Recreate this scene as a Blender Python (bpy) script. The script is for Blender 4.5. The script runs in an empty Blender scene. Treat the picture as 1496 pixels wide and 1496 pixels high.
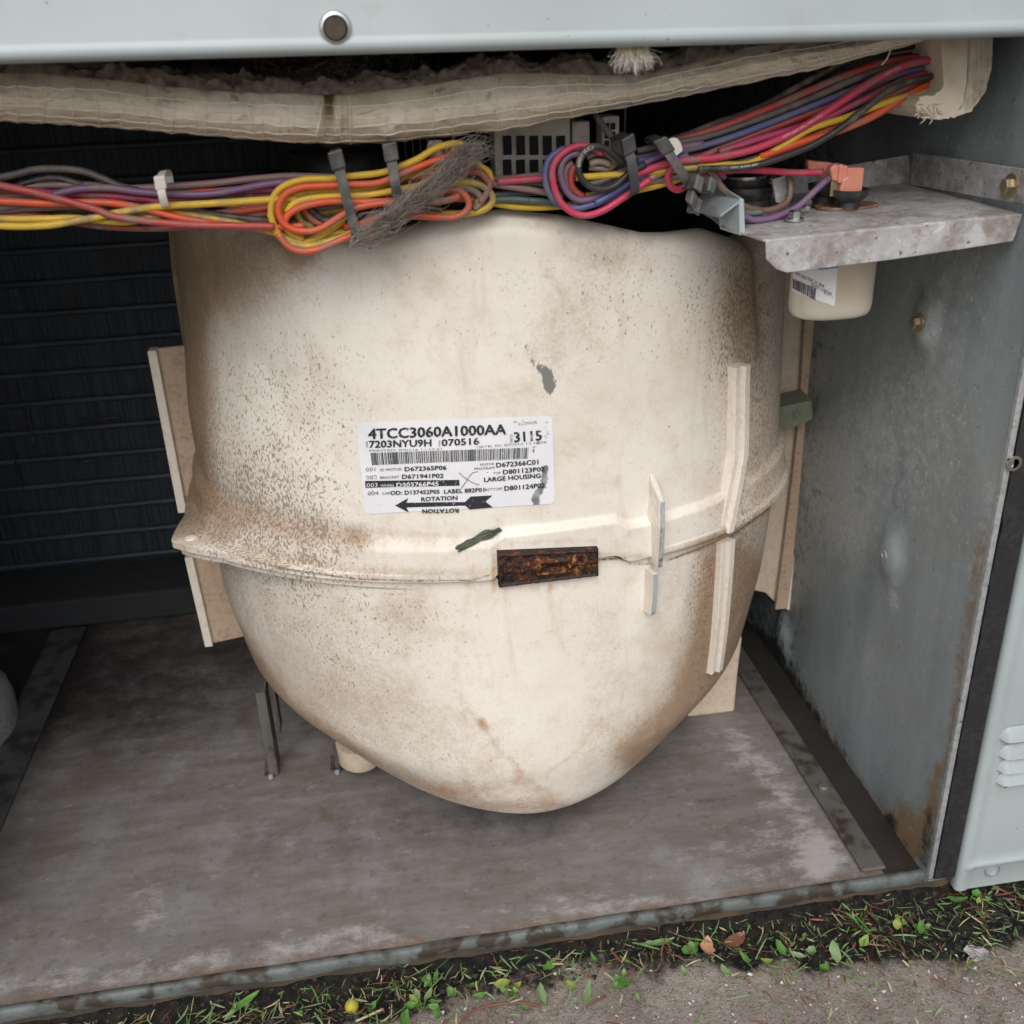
import bpy, math, random
import numpy as np
from mathutils import Vector, noise as mnoise
random.seed(7); rng = np.random.default_rng(7)
S = bpy.context.scene

# ------------------------------------------------------------------ camera
YAW, PITCH, ROLL, FPX = math.radians(7.7), math.radians(25.5), math.radians(2.3), 1490.0
def _rx(a): c, s = math.cos(a), math.sin(a); return np.array([[1,0,0],[0,c,-s],[0,s,c]])
def _rz(a): c, s = math.cos(a), math.sin(a); return np.array([[c,-s,0],[s,c,0],[0,0,1]])
RM = _rz(-YAW) @ _rx(math.pi/2-PITCH) @ _rz(-ROLL)
CAM = np.array([0.0, -0.45, 0.50])
cd = bpy.data.cameras.new('camera'); cam = bpy.data.objects.new('camera', cd)
S.collection.objects.link(cam); S.camera = cam
from mathutils import Matrix
M4 = Matrix([list(RM[i]) + [CAM[i]] for i in range(3)] + [[0,0,0,1]])
cam.matrix_world = M4
cd.sensor_width = 36; cd.lens = 36*FPX/1496; cd.clip_start = .01; cd.clip_end = 500
cd.dof.use_dof = True; cd.dof.focus_distance = .60; cd.dof.aperture_fstop = 13

# ------------------------------------------------------------------ world, sun, exposure
W = bpy.data.worlds.new('World'); S.world = W; W.use_nodes = True
nt = W.node_tree; bg = nt.nodes['Background']
sky = nt.nodes.new('ShaderNodeTexSky'); sky.sky_type = 'NISHITA'; sky.sun_disc = False
SUN_EL, SUN_AZ = math.radians(46), math.radians(192)      # azimuth measured from +Y, clockwise
sky.sun_elevation = SUN_EL; sky.sun_rotation = SUN_AZ
sky.air_density = 1.0; sky.dust_density = 4.0; sky.ozone_density = 1.0
hs = nt.nodes.new('ShaderNodeHueSaturation'); hs.inputs['Saturation'].default_value = .50
nt.links.new(sky.outputs[0], hs.inputs['Color']); nt.links.new(hs.outputs[0], bg.inputs['Color'])
bg.inputs['Strength'].default_value = .13
sl = bpy.data.lights.new('sun', 'SUN'); sl.energy = 1.35; sl.angle = math.radians(50); sl.color = (1, .985, .965)
so = bpy.data.objects.new('sun', sl); S.collection.objects.link(so)
sd = Vector((math.sin(SUN_AZ)*math.cos(SUN_EL), math.cos(SUN_AZ)*math.cos(SUN_EL), math.sin(SUN_EL)))
so.rotation_euler = sd.to_track_quat('Z', 'Y').to_euler()
vs = S.view_settings; vs.view_transform = 'Standard'; vs.look = 'None'; vs.gamma = 1; vs.use_curve_mapping = False
vs.exposure = .12
S.render.engine = 'CYCLES'; S.cycles.max_bounces = 6; S.cycles.diffuse_bounces = 4; S.cycles.glossy_bounces = 2

# ------------------------------------------------------------------ pixel helpers (photo pixel -> point on a chosen plane)
def ray(px, py): return RM @ np.array([(px-748)/FPX, -(py-748)/FPX, -1.])
def onY(px, py, y): d = ray(px, py); return CAM + (y-CAM[1])/d[1]*d
def onZ(px, py, z): d = ray(px, py); return CAM + (z-CAM[2])/d[2]*d
def onX(px, py, x): d = ray(px, py); return CAM + (x-CAM[0])/d[0]*d
def proj(P):
    v = (np.asarray(P, float)-CAM) @ RM
    return np.stack([748+FPX*v[..., 0]/-v[..., 2], 748-FPX*v[..., 1]/-v[..., 2]], -1)

# ------------------------------------------------------------------ object helpers
COL = S.collection
def tag(o, label=None, cat=None, group=None, kind=None):
    for k, v in (('label', label), ('category', cat), ('group', group), ('kind', kind)):
        if v: o[k] = v
    return o
def empty(name, loc=(0,0,0), label=None, cat=None, group=None):
    o = bpy.data.objects.new(name, None); COL.objects.link(o); o.location = loc; o.empty_display_size = .02
    return tag(o, label, cat, group)
def mesh(name, V, Fc, mat, parent=None, smooth=False, attrs=None, uv=None):
    me = bpy.data.meshes.new(name); me.from_pydata([tuple(map(float, v)) for v in V], [], [tuple(map(int, f)) for f in Fc]); me.update()
    if smooth: me.polygons.foreach_set('use_smooth', [True]*len(me.polygons))
    if attrs:
        for k, a in attrs.items():
            at = me.attributes.new(k, 'FLOAT', 'POINT'); at.data.foreach_set('value', np.asarray(a, np.float32).ravel())
    if uv is not None:
        l = me.uv_layers.new(name='UVMap'); vi = np.empty(len(me.loops), int); me.loops.foreach_get('vertex_index', vi)
        l.data.foreach_set('uv', np.asarray(uv, np.float32)[vi].ravel())
    o = bpy.data.objects.new(name, me); COL.objects.link(o)
    if mat: me.materials.append(mat)
    if parent:
        o.parent = parent; o.matrix_parent_inverse = Matrix.Translation(parent.location).inverted() if parent.parent is None else Matrix.Identity(4)
        if parent.type == 'MESH': o.matrix_parent_inverse = Matrix.Identity(4)
    return o
def bevel(o, w, seg=2):
    m = o.modifiers.new('bevel', 'BEVEL'); m.width = w; m.segments = seg; m.limit_method = 'ANGLE'; m.angle_limit = math.radians(35); return o
def grid_faces(n, m, wrap=False, off=0):
    f = []
    for i in range(n-1):
        for j in range(m if wrap else m-1):
            a = off+i*m+j; b = off+i*m+(j+1) % m; f.append((a, b, b+m, a+m))
    return f
def boxVF(x0, x1, y0, y1, z0, z1):
    V = [(x, y, z) for z in (z0, z1) for y in (y0, y1) for x in (x0, x1)]
    return V, [(0,2,3,1),(4,5,7,6),(0,1,5,4),(2,6,7,3),(0,4,6,2),(1,3,7,5)]
def box(name, x0, x1, y0, y1, z0, z1, mat, parent=None, bw=0):
    o = mesh(name, *boxVF(x0, x1, y0, y1, z0, z1), mat, parent)
    if bw: bevel(o, bw)
    return o
class MB:                                   # collects shapes for one mesh
    def __init__(s): s.V = []; s.F = []; s.UV = []
    def add(s, V, Fc, uv=None):
        n = len(s.V); s.V += [tuple(v) for v in V]; s.F += [tuple(i+n for i in f) for f in Fc]
        s.UV += [tuple(u) for u in (uv if uv is not None else [(0, 0)]*len(V))]
    def build(s, name, mat, parent=None, smooth=False): return mesh(name, s.V, s.F, mat, parent, smooth, uv=s.UV)
def spline(P, step=.002):
    P = np.asarray(P, float)
    if len(P) < 3:
        n = max(2, int(np.linalg.norm(P[1]-P[0])/step)); return P[0]+(P[1]-P[0])*np.linspace(0, 1, n)[:, None]
    Q = np.vstack([2*P[0]-P[1], P, 2*P[-1]-P[-2]]); out = []
    for i in range(1, len(Q)-2):
        p0, p1, p2, p3 = Q[i-1:i+3]; n = max(3, int(np.linalg.norm(p2-p1)/step))
        t = np.linspace(0, 1, n, endpoint=False)[:, None]
        out.append(.5*((2*p1)+(-p0+p2)*t+(2*p0-5*p1+4*p2-p3)*t*t+(-p0+3*p1-3*p2+p3)*t**3))
    return np.vstack(out+[P[-1:]])
def frames(P):
    T = np.gradient(P, axis=0); T /= np.linalg.norm(T, axis=1)[:, None]+1e-12
    a = np.array([0, 0, 1.]) if abs(T[0][2]) < .9 else np.array([0, 1., 0])
    n = np.cross(T[0], a); n /= np.linalg.norm(n); N = [n]
    for i in range(1, len(P)):
        n = N[-1]-T[i]*np.dot(N[-1], T[i]); n /= np.linalg.norm(n)+1e-12; N.append(n)
    N = np.array(N); return T, N, np.cross(T, N)
def tubeVF(P, r, k=8, caps=True):
    T, N, B = frames(P); n = len(P); r = np.broadcast_to(r, (n,)); V = []; UV = []
    s = np.concatenate([[0], np.cumsum(np.linalg.norm(np.diff(P, axis=0), axis=1))])
    for i in range(n):
        for j in range(k):
            a = 2*math.pi*j/k; V.append(P[i]+r[i]*(math.cos(a)*N[i]+math.sin(a)*B[i])); UV.append((s[i], j/k))
    F = [(a, d, c, b) for (a, b, c, d) in grid_faces(n, k, True)]
    if caps: F += [tuple(range(k)), tuple((n-1)*k+j for j in reversed(range(k)))]
    return V, F, UV
def tube(name, P, r, mat, parent=None, k=8):
    V, F, UV = tubeVF(np.asarray(P), r, k); return mesh(name, V, F, mat, parent, True, uv=UV)
def ribbonVF(P, wdir, w, th, closed=False):         # flat strap following P, its width along wdir
    P = np.asarray(P); n = len(P); wd = np.asarray(wdir, float); wd = wd/np.linalg.norm(wd)
    T = np.roll(P, -1, 0)-np.roll(P, 1, 0) if closed else np.gradient(P, axis=0)
    T /= np.linalg.norm(T, axis=1)[:, None]+1e-12
    Nn = np.cross(T, wd); Nn /= np.linalg.norm(Nn, axis=1)[:, None]+1e-12; V = []
    for i in range(n):
        for a, b in ((-1,-1),(1,-1),(1,1),(-1,1)): V.append(P[i]+wd*a*w/2+Nn[i]*b*th/2)
    F = grid_faces(n, 4, True)
    if closed: F += [((n-1)*4+j, (n-1)*4+(j+1) % 4, (j+1) % 4, j) for j in range(4)]
    else: F += [(3,2,1,0), tuple((n-1)*4+j for j in range(4))]
    return V, F
def latheVF(prof, k=28, c=(0,0,0), sx=1, sy=1, axis='z'):
    V = []
    for r, z in prof:
        for j in range(k):
            a = 2*math.pi*j/k; p = (r*math.cos(a)*sx, r*math.sin(a)*sy, z)
            if axis == 'x': p = (p[2], p[0], p[1])
            if axis == 'y': p = (p[0], p[2], p[1])
            V.append((c[0]+p[0], c[1]+p[1], c[2]+p[2]))
    F = grid_faces(len(prof), k, True)
    n = len(prof); F += [tuple(reversed(range(k))), tuple((n-1)*k+j for j in range(k))]
    return V, F
def lathe(name, prof, c, mat, parent=None, k=28, sx=1, sy=1, axis='z', smooth=True):
    V, F = latheVF(prof, k, c, sx, sy, axis); o = mesh(name, V, F, mat, parent, smooth)
    if smooth:
        m = o.modifiers.new('edge', 'EDGE_SPLIT'); m.split_angle = math.radians(40)
    return o
def prism(name, poly, d, mat, parent=None, bw=0):   # polygon (3-D points) pushed along vector d
    n = len(poly); V = [tuple(p) for p in poly]+[tuple(np.asarray(p)+np.asarray(d)) for p in poly]
    F = [tuple(range(n)), tuple(n+i for i in reversed(range(n)))]+[(i, n+i, n+(i+1) % n, (i+1) % n) for i in range(n)]
    o = mesh(name, V, F, mat, parent)
    if bw: bevel(o, bw)
    return o
def tri_text(body):                                 # text -> verts (x from 0..1 of width, y in cap heights), faces
    cu = bpy.data.curves.new('t', 'FONT'); cu.body = body; cu.resolution_u = 2
    o = bpy.data.objects.new('t', cu); COL.objects.link(o); bpy.context.view_layer.update()
    me = bpy.data.meshes.new_from_object(o.evaluated_get(bpy.context.evaluated_depsgraph_get()))
    V = np.array([v.co[:2] for v in me.vertices]); F = [tuple(p.vertices) for p in me.polygons]
    bpy.data.objects.remove(o); bpy.data.curves.remove(cu); bpy.data.meshes.remove(me)
    w = V[:, 0].max()-V[:, 0].min(); h = .729 if V[:, 1].max() > .6 else .729
    V[:, 0] = (V[:, 0]-V[:, 0].min())/w; V[:, 1] /= h
    return V, F

# ------------------------------------------------------------------ material helper
class Mat:
    def __init__(s, name, rough=.6, metal=0, spec=.5):
        s.m = bpy.data.materials.new(name); s.m.use_nodes = True; s.t = s.m.node_tree
        s.b = s.t.nodes['Principled BSDF']; s.b.inputs['Roughness'].default_value = rough
        s.b.inputs['Metallic'].default_value = metal; s.b.inputs['Specular IOR Level'].default_value = spec
        s.tc = s.t.nodes.new('ShaderNodeTexCoord')
    def put(s, sock, v):
        if v is None: return
        if hasattr(v, 'is_linked') or hasattr(v, 'links'): s.t.links.new(v, sock)
        else:
            if isinstance(v, (tuple, list)) and len(v) == 3 and sock.type == 'RGBA': v = (*v, 1)
            sock.default_value = v
    def vec(s, scale=(1,1,1), rot=(0,0,0), src='Object'):
        n = s.t.nodes.new('ShaderNodeMapping'); n.inputs['Scale'].default_value = scale; n.inputs['Rotation'].default_value = rot
        s.t.links.new(s.tc.outputs[src], n.inputs['Vector']); return n.outputs[0]
    def noise(s, scale, detail=3, rough=.55, v=None, dist=0, col=False):
        n = s.t.nodes.new('ShaderNodeTexNoise'); n.inputs['Scale'].default_value = scale; n.inputs['Detail'].default_value = detail
        n.inputs['Roughness'].default_value = rough; n.inputs['Distortion'].default_value = dist
        s.t.links.new(v if v else s.tc.outputs['Object'], n.inputs['Vector']); return n.outputs['Color' if col else 'Fac']
    def voro(s, scale, v=None, feat='F1', out='Distance'):
        n = s.t.nodes.new('ShaderNodeTexVoronoi'); n.inputs['Scale'].default_value = scale; n.feature = feat
        s.t.links.new(v if v else s.tc.outputs['Object'], n.inputs['Vector']); return n.outputs[out]
    def attr(s, name):
        n = s.t.nodes.new('ShaderNodeAttribute'); n.attribute_name = name; return n.outputs['Fac']
    def math(s, op, a, b=None, c=None, clamp=False):
        n = s.t.nodes.new('ShaderNodeMath'); n.operation = op; n.use_clamp = clamp
        for i, v in enumerate((a, b, c)): s.put(n.inputs[i], v)
        return n.outputs[0]
    def ramp(s, v, a, b, y0=0., y1=1.):
        n = s.t.nodes.new('ShaderNodeMapRange'); n.interpolation_type = 'SMOOTHSTEP'
        for i, q in enumerate((v, a, b, y0, y1)): s.put(n.inputs[i], q)
        return n.outputs[0]
    def mix(s, f, a, b, mode='MIX'):
        n = s.t.nodes.new('ShaderNodeMix'); n.data_type = 'RGBA'; n.blend_type = mode
        s.put(n.inputs[0], f); s.put(n.inputs[6], a); s.put(n.inputs[7], b); return n.outputs[2]
    def color(s, c): s.put(s.b.inputs['Base Color'], c); return s
    def rough(s, v): s.put(s.b.inputs['Roughness'], v); return s
    def metal(s, v): s.put(s.b.inputs['Metallic'], v); return s
    def bump(s, h, strength=.3, dist=.001):
        n = s.t.nodes.new('ShaderNodeBump'); n.inputs['Strength'].default_value = strength; n.inputs['Distance'].default_value = dist
        s.t.links.new(h, n.inputs['Height'])
        old = s.b.inputs['Normal']
        if old.is_linked: s.t.links.new(old.links[0].from_socket, n.inputs['Normal'])
        s.t.links.new(n.outputs[0], old); return s
MATS = {}
def simple(name, c, rough=.5, metal=0, dust=.25, dustc=(.25,.21,.17), sc=120, bump=.15, bs=400):
    if name in MATS: return MATS[name]
    m = Mat(name, rough, metal); n = m.noise(sc, 4); n2 = m.noise(sc*.25, 3)
    f = m.math('MULTIPLY', m.ramp(n, .35, .75), m.ramp(n2, .3, .7)); f = m.math('MULTIPLY', f, dust*2, clamp=True)
    v = m.mix(m.noise(sc*2, 2), tuple(x*.86 for x in c), tuple(min(1, x*1.12) for x in c))
    m.color(m.mix(f, v, dustc)); m.rough(m.ramp(n, .2, .8, rough*.85, min(1, rough*1.2)))
    if bump: m.bump(m.noise(bs, 3), bump, .0006)
    MATS[name] = m.m; return m.m

# painted cabinet steel
m = Mat('painted_cabinet_steel', .42); n = m.noise(9, 4); sp = m.noise(330, 2)
c = m.mix(m.ramp(n, .3, .7), (.325,.378,.385), (.37,.428,.438))
c = m.mix(m.ramp(m.noise(40, 5, .7), .56, .72, 0, .35), c, (.29,.30,.28))
c = m.mix(m.ramp(sp, .745, .765), c, (.08,.07,.05)); m.color(c); m.bump(m.noise(26, 2), .08, .002); m.bump(m.noise(900, 2), .06, .0003)
PAINT = m.m
# housing plastic : grime, speck and rust amounts are stored on the mesh
m = Mat('cream_plastic', .5, 0, .4)
g, sp, ru, gr = m.attr('grime_shade'), m.attr('speck'), m.attr('rust'), m.attr('smudge_shade')
c = m.mix(m.ramp(m.noise(14, 4), .3, .7), (.715,.668,.59), (.78,.742,.672))
c = m.mix(m.ramp(m.noise(45, 5, .65), .48, .72, 0, .45), c, (.62,.54,.45))
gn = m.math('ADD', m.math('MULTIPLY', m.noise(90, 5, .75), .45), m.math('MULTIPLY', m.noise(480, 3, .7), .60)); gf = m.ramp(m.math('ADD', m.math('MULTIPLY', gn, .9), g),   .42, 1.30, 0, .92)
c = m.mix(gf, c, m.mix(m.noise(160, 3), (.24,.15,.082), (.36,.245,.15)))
dr = m.noise(70, 4, .65, m.vec((1, 1, .14))); c = m.mix(m.ramp(dr, .54, .70, 0, .32), c, (.50,.40,.29)); c = m.mix(m.ramp(m.noise(22, 5, .7, dist=.6), .52, .70, 0, .38), c, (.56,.46,.35)); c = m.mix(m.ramp(m.noise(300, 4, .75), .58, .70, 0, .35), c, (.45,.35,.25))
rf = m.ramp(m.math('ADD', m.math('MULTIPLY', m.noise(130, 5, .7), .9), ru), .62, 1.35, 0, .85)
c = m.mix(rf, c, (.36,.17,.06))
# fine specks
vv = m.vec((1, 1, .62), (.3, .2, .4))
cl_ = m.math('MULTIPLY', m.noise(55, 3), .14); s1 = m.math('ADD', m.noise(660, 3, .6, vv), cl_); thr = m.math('SUBTRACT', .87, m.math('MULTIPLY', sp, .29))
sf = m.math('MULTIPLY', m.math('SUBTRACT', s1, thr), 11, clamp=True)
c = m.mix(m.math('MULTIPLY', sf, .72), c, (.19,.125,.08))
s2 = m.noise(170, 2, .5, m.vec((1,1,.8), (0,.5,0))); sf2 = m.math('MULTIPLY', m.math('SUBTRACT', s2, m.math('SUBTRACT', .775, m.math('MULTIPLY', sp, .03))), 24, clamp=True)
c = m.mix(m.math('MULTIPLY', sf2, .85), c, (.10,.075,.05))
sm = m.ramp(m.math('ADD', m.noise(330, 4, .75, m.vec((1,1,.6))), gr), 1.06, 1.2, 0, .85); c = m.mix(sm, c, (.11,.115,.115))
m.color(c); m.rough(m.ramp(gf, 0, .6, .44, .75)); m.bump(m.noise(700, 2), .12, .0004); m.bump(m.noise(60, 3), .1, .0015)
CREAM = m.m
CREAM2 = simple('cream_plastic_dusty', (.60,.51,.40), .6, 0, .30, (.36,.26,.17), 300, .2)
CREAM3 = simple('cream_plastic_edge', (.71,.655,.575), .5, 0, .16, (.36,.26,.18), 330, .2)
CREAM4 = simple('cream_plastic_brown_film', (.44,.335,.245), .7, 0, .45, (.27,.18,.12), 330, .3)
# galvanised sheet
def galv(name, c0, c1, metal=.55, rough=.45):
    m = Mat(name, rough, metal); v = m.voro(330, None, 'F1', 'Color'); n = m.noise(30, 5, .65)
    bw = m.t.nodes.new('ShaderNodeRGBToBW'); m.t.links.new(v, bw.inputs[0])
    c = m.mix(m.ramp(bw.outputs[0], .1, .9), c0, c1); c = m.mix(m.ramp(n, .5, .8, 0, .5), c, (.36,.35,.32))
    c = m.mix(m.ramp(m.noise(220, 3), .66, .74), c, (.12,.11,.10)); m.color(c); m.rough(m.ramp(n, .3, .7, rough*.8, rough*1.4)); m.bump(m.noise(200, 3), .12, .0006); return m.m
GALV = galv('galvanised_sheet', (.36,.38,.39), (.48,.50,.51))
m = Mat('corroded_galvanised_sheet', .6, .25); n = m.noise(70, 5, .7); c = m.mix(m.ramp(n, .3, .7), (.34,.335,.33), (.50,.505,.51))
c = m.mix(m.ramp(m.noise(160, 4, .7, dist=.5), .56, .66, 0, .8), c, (.60,.60,.58)); c = m.mix(m.ramp(m.noise(240, 3, .6), .62, .68, 0, .85), c, (.075,.07,.065))
c = m.mix(m.ramp(m.noise(45, 5, .75), .46, .64, 0, .7), c, (.20,.16,.135)); m.color(c); m.bump(m.noise(220, 4), .35, .0007); TRAYM = m.m
CHAN = simple('grey_blue_painted_channel', (.40,.46,.48), .45, .2, .2)
GREEN = simple('olive_painted_steel', (.16,.19,.13), .5, .2, .35)
# side wall
m = Mat('streaked_grey_wall', .42, .3); ru, wh, dk = m.attr('rust'), m.attr('white'), m.attr('dark')
st = m.noise(22, 5, .65, m.vec((1, 1.3, .4))); c = m.mix(m.ramp(st, .3, .72), (.255,.305,.325), (.35,.41,.435))
c = m.mix(m.ramp(m.noise(12, 4), .45, .75, 0, .45), c, (.29,.285,.255)); c = m.mix(m.ramp(m.noise(260, 3), .66, .72, 0, .5), c, (.12,.115,.10))
c = m.mix(m.ramp(m.math('ADD', m.noise(300, 3, .6), m.math('MULTIPLY', wh, .22)), .70, .78, 0, .75), c, (.60,.62,.62))
c = m.mix(m.ramp(m.math('ADD', m.math('MULTIPLY', m.math('SUBTRACT', m.noise(95, 5, .8), .5), 2.2), wh), .2, .9, 0, .6), c, (.55,.57,.58))
c = m.mix(m.ramp(m.math('ADD', m.math('MULTIPLY', m.math('SUBTRACT', m.noise(90, 5, .8), .5), 2.4), ru), .15, .95, 0, .85), c, m.mix(m.noise(200, 3), (.30,.20,.10), (.22,.12,.05)))
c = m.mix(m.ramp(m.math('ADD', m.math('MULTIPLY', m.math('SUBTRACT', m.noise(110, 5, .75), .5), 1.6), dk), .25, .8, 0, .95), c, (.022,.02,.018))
m.color(c); m.bump(m.noise(120, 4), .12, .001); WALL = m.m
# floor pan
m = Mat('stained_base_pan', .62, .1); wh, dk, ru = m.attr('white'), m.attr('dark'), m.attr('rust')
st = m.noise(40, 5, .7, m.vec((.30, 1.6, 1), (0,0,-.03))); bl = m.noise(9, 5, .62, dist=.4)
c = m.mix(m.ramp(bl, .32, .68), (.135,.123,.113), (.20,.195,.19)); c = m.mix(m.ramp(m.noise(17, 5, .7), .40, .60, 0, .8), c, (.155,.126,.104))
c = m.mix(m.ramp(st, .36, .66, 0, .45), c, (.27,.262,.262)); c = m.mix(m.ramp(m.noise(15, 4, .6, m.vec((1,.8,1), (0,0,.5))), .52, .70, 0, .55), c, (.29,.30,.315))
c = m.mix(m.ramp(m.noise(130, 5, .8), .50, .70, 0, .5), c, (.075,.064,.058))
c = m.mix(m.ramp(m.math('ADD', m.math('MULTIPLY', m.math('SUBTRACT', m.noise(70, 5, .8, m.vec((.7,1.2,1))), .5), 2.6), wh), .12, .85, 0, .74), c, m.mix(m.noise(200, 3), (.38,.365,.355), (.50,.485,.475)))
c = m.mix(m.ramp(m.math('ADD', m.math('MULTIPLY', m.math('SUBTRACT', m.noise(60, 5, .8), .5), 2.4), ru), .3, 1.0, 0, .7), c, (.22,.11,.05))
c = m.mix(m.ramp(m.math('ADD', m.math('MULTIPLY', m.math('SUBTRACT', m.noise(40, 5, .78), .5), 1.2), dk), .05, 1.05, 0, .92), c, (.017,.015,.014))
c = m.mix(m.ramp(m.noise(210, 3), .70, .76, 0, .8), c, (.05,.045,.04))
m.color(c); m.rough(m.ramp(bl, .3, .7, .30, .55)); m.bump(m.noise(140, 5), .25, .001); m.bump(m.noise(260, 3, v=m.vec((.12,1.5,1))), .12, .0006); PAN = m.m
RAILM = simple('dull_zinc_rail', (.13,.125,.115), .55, .3, .9, (.045,.036,.03), 90, .4)
RAILB = simple('bluish_zinc_rail', (.10,.11,.113), .5, .3, .9, (.05,.043,.038), 60, .25)
LIPM = simple('grey_green_lip', (.115,.135,.132), .6, .1, 1.3, (.04,.03,.02), 90, .8)
DARKB = simple('dark_brown_hole', (.07,.052,.035), .9, 0, .6, (.02,.015,.01), 300, .3)
SOILM = simple('black_wet_soil', (.014,.0135,.012), .7, 0, .5, (.035,.026,.017), 200, .6)
BASEM = simple('dirty_base_rail', (.055,.045,.035), .85, 0, .7, (.10,.07,.04), 60, .5)
DARK = simple('dark_sheet', (.018,.02,.022), .8, 0, .3, (.03,.028,.025), 40, .1)
DARK2 = simple('black_trough', (.028,.031,.035), .9, 0, .2, (.02,.018,.016), 40, .1)
BLACKP = simple('black_plastic', (.02,.021,.023), .4, 0, .3, (.14,.125,.11), 150, .1)
GREYP = simple('worn_black_nylon', (.05,.052,.055), .4, 0, .5, (.20,.18,.16), 110, .15)
GASK = simple('black_foam_gasket', (.012,.012,.014), .75, 0, .1, (.09,.08,.07), 220, .5, 600)
CHROME = simple('bright_metal', (.62,.62,.62), .22, 1, .25, (.2,.18,.15), 200, .05)
BRASS = simple('yellowed_zinc', (.42,.35,.22), .35, .8, .3)
WHITEP = simple('aged_white_plastic', (.74,.70,.64), .5, 0, .35, (.3,.25,.2), 120, .05)
# rust clip
m = Mat('heavy_rust', .7, 0); n = m.noise(150, 4, .75); n2 = m.noise(420, 3, .7); q = m.math('ADD', m.math('MULTIPLY', n, .65), m.math('MULTIPLY', n2, .35)); ctr = m.attr('open')
q = m.math('ADD', q, m.math('MULTIPLY', ctr, .05)); c = m.mix(m.ramp(q, .47, .56), (.007,.005,.004), (.05,.015,.007)); c = m.mix(m.ramp(q, .555, .61), c, (.17,.055,.014)); c = m.mix(m.ramp(q, .615, .67), c, (.36,.19,.045))
m.color(c); m.rough(m.ramp(q, .4, .6, .35, .9)); m.bump(q, .8, .0014); RUST = m.m
RUSTR = simple('rusty_ring', (.19,.10,.06), .75, .1, .6, (.40,.31,.24), 300, .6, 600)
# foil insulation
m = Mat('aged_foil_facing', .7, .05); sv, st = m.attr('silver'), m.attr('stain_fold_shade'); w = m.noise(110, 5, .65, m.vec((.5, 1, 1.3)), 1.5)
c = m.mix(m.ramp(m.noise(35, 5, .65), .3, .7), (.60,.52,.39), (.78,.715,.59))
c = m.mix(m.ramp(m.math('ADD', m.noise(55, 5, .7), sv), .75, 1.15, 0, .8), c, (.70,.70,.69))
c = m.mix(m.ramp(m.math('ADD', m.noise(50, 5, .7), st), .85, 1.3, 0, .8), c, (.30,.195,.09))
c = m.mix(m.ramp(w, .57, .66, 0, .75), c, (.30,.245,.18)); w2 = m.noise(260, 4, .7, m.vec((1, 1, .5), (.2,.7,.3)), 1.0); c = m.mix(m.ramp(w2, .64, .70, 0, .6), c, (.20,.16,.12)); m.color(c); m.bump(w, .45, .0014); m.bump(m.noise(500, 3), .15, .0004); FOIL = m.m  # crease shading drawn as dark lines in the colour
SCRIM = simple('cream_scrim_thread', (.86,.82,.72), .6, 0, .2)
BATT = simple('dusty_fibre_batt', (.24,.20,.165), .95, 0, .6, (.07,.058,.047), 260, 1.0, 700)
BATTB = simple('brown_fibre_batt', (.30,.245,.185), .95, 0, .6, (.06,.05,.04), 120, 1.0, 500)
INSUL = simple('cream_insulation_board', (.66,.58,.46), .85, 0, .35, (.33,.26,.17), 100, .6, 260)
INSULR = simple('ribbed_insulation_edge', (.68,.62,.52), .85, 0, .4, (.28,.22,.16), 160, .8, 420)
LINT = simple('grey_lint', (.30,.265,.235), .95, 0, .6, (.10,.08,.065), 260, .9, 900)
TUFT = simple('pale_fluff', (.80,.78,.68), .8, 0, .1, bump=0); TUFTC = simple('yellow_fluff_core', (.75,.66,.30), .8, 0, .1, bump=0)
# wires
WC = dict(yellow=(.66,.43,.03), orange=(.66,.085,.02), red=(.42,.045,.04), pink=(.56,.035,.10), magenta=(.42,.03,.12), purple=(.17,.085,.20), blue=(.075,.10,.27),
          mauve=(.25,.15,.15), brown=(.20,.12,.09), black=(.018,.018,.02), grey=(.085,.085,.085), green=(.07,.12,.10), tan=(.27,.22,.17), dred=(.28,.05,.045))
WM = {}
for k, c0 in WC.items():
    m = Mat('wire_insulation_'+k, .42, 0, .4); n = m.noise(95, 5, .7); n2 = m.noise(28, 3)
    f = m.math('MULTIPLY', m.ramp(n, .40, .68), m.ramp(n2, .34, .6)); f = m.math('ADD', m.math('MULTIPLY', f, .88), .08)
    c = m.mix(m.noise(40, 2), tuple(x*.85 for x in c0), tuple(min(1, x*1.1) for x in c0)); c = m.mix(f, c, (.21,.172,.142))
    c = m.mix(m.ramp(m.noise(420, 2), .73, .78), c, (.05,.04,.03)); m.color(c); m.rough(m.ramp(n, .3, .7, .28, .62)); m.bump(m.noise(300, 3), .15, .0005); WM[k] = m.m
PRINT = simple('pale_wire_print', (.6,.55,.53), .6, 0, 0, bump=0)
# boots, can, label stock
m = Mat('translucent_salmon_nylon', .35); m.color(m.mix(m.noise(120, 3), (.62,.21,.15), (.70,.30,.22))); m.b.inputs['Subsurface Weight'].default_value = .25
m.b.inputs['Subsurface Radius'].default_value = (.004,.002,.001); BOOT = m.m
CAN = simple('aged_white_can', (.62,.57,.48), .35, .2, .35, (.45,.36,.24), 40, .06)
m = Mat('label_paper', .45); n = m.attr('smear')
c = m.mix(m.ramp(m.noise(30, 4), .35, .7), (.72,.73,.76), (.78,.78,.79)); c = m.mix(m.ramp(m.noise(600, 2), .72, .75, 0, .7), c, (.2,.19,.18))
c = m.mix(m.ramp(m.math('ADD', m.noise(170, 5, .7, dist=.8), n), .98, 1.10, 0, .92), c, m.mix(m.ramp(m.noise(130, 4), .4, .6), (.10,.11,.12), (.30,.31,.32))); m.color(c); m.bump(m.noise(140, 4), .25, .0006); PAPER = m.m
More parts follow.
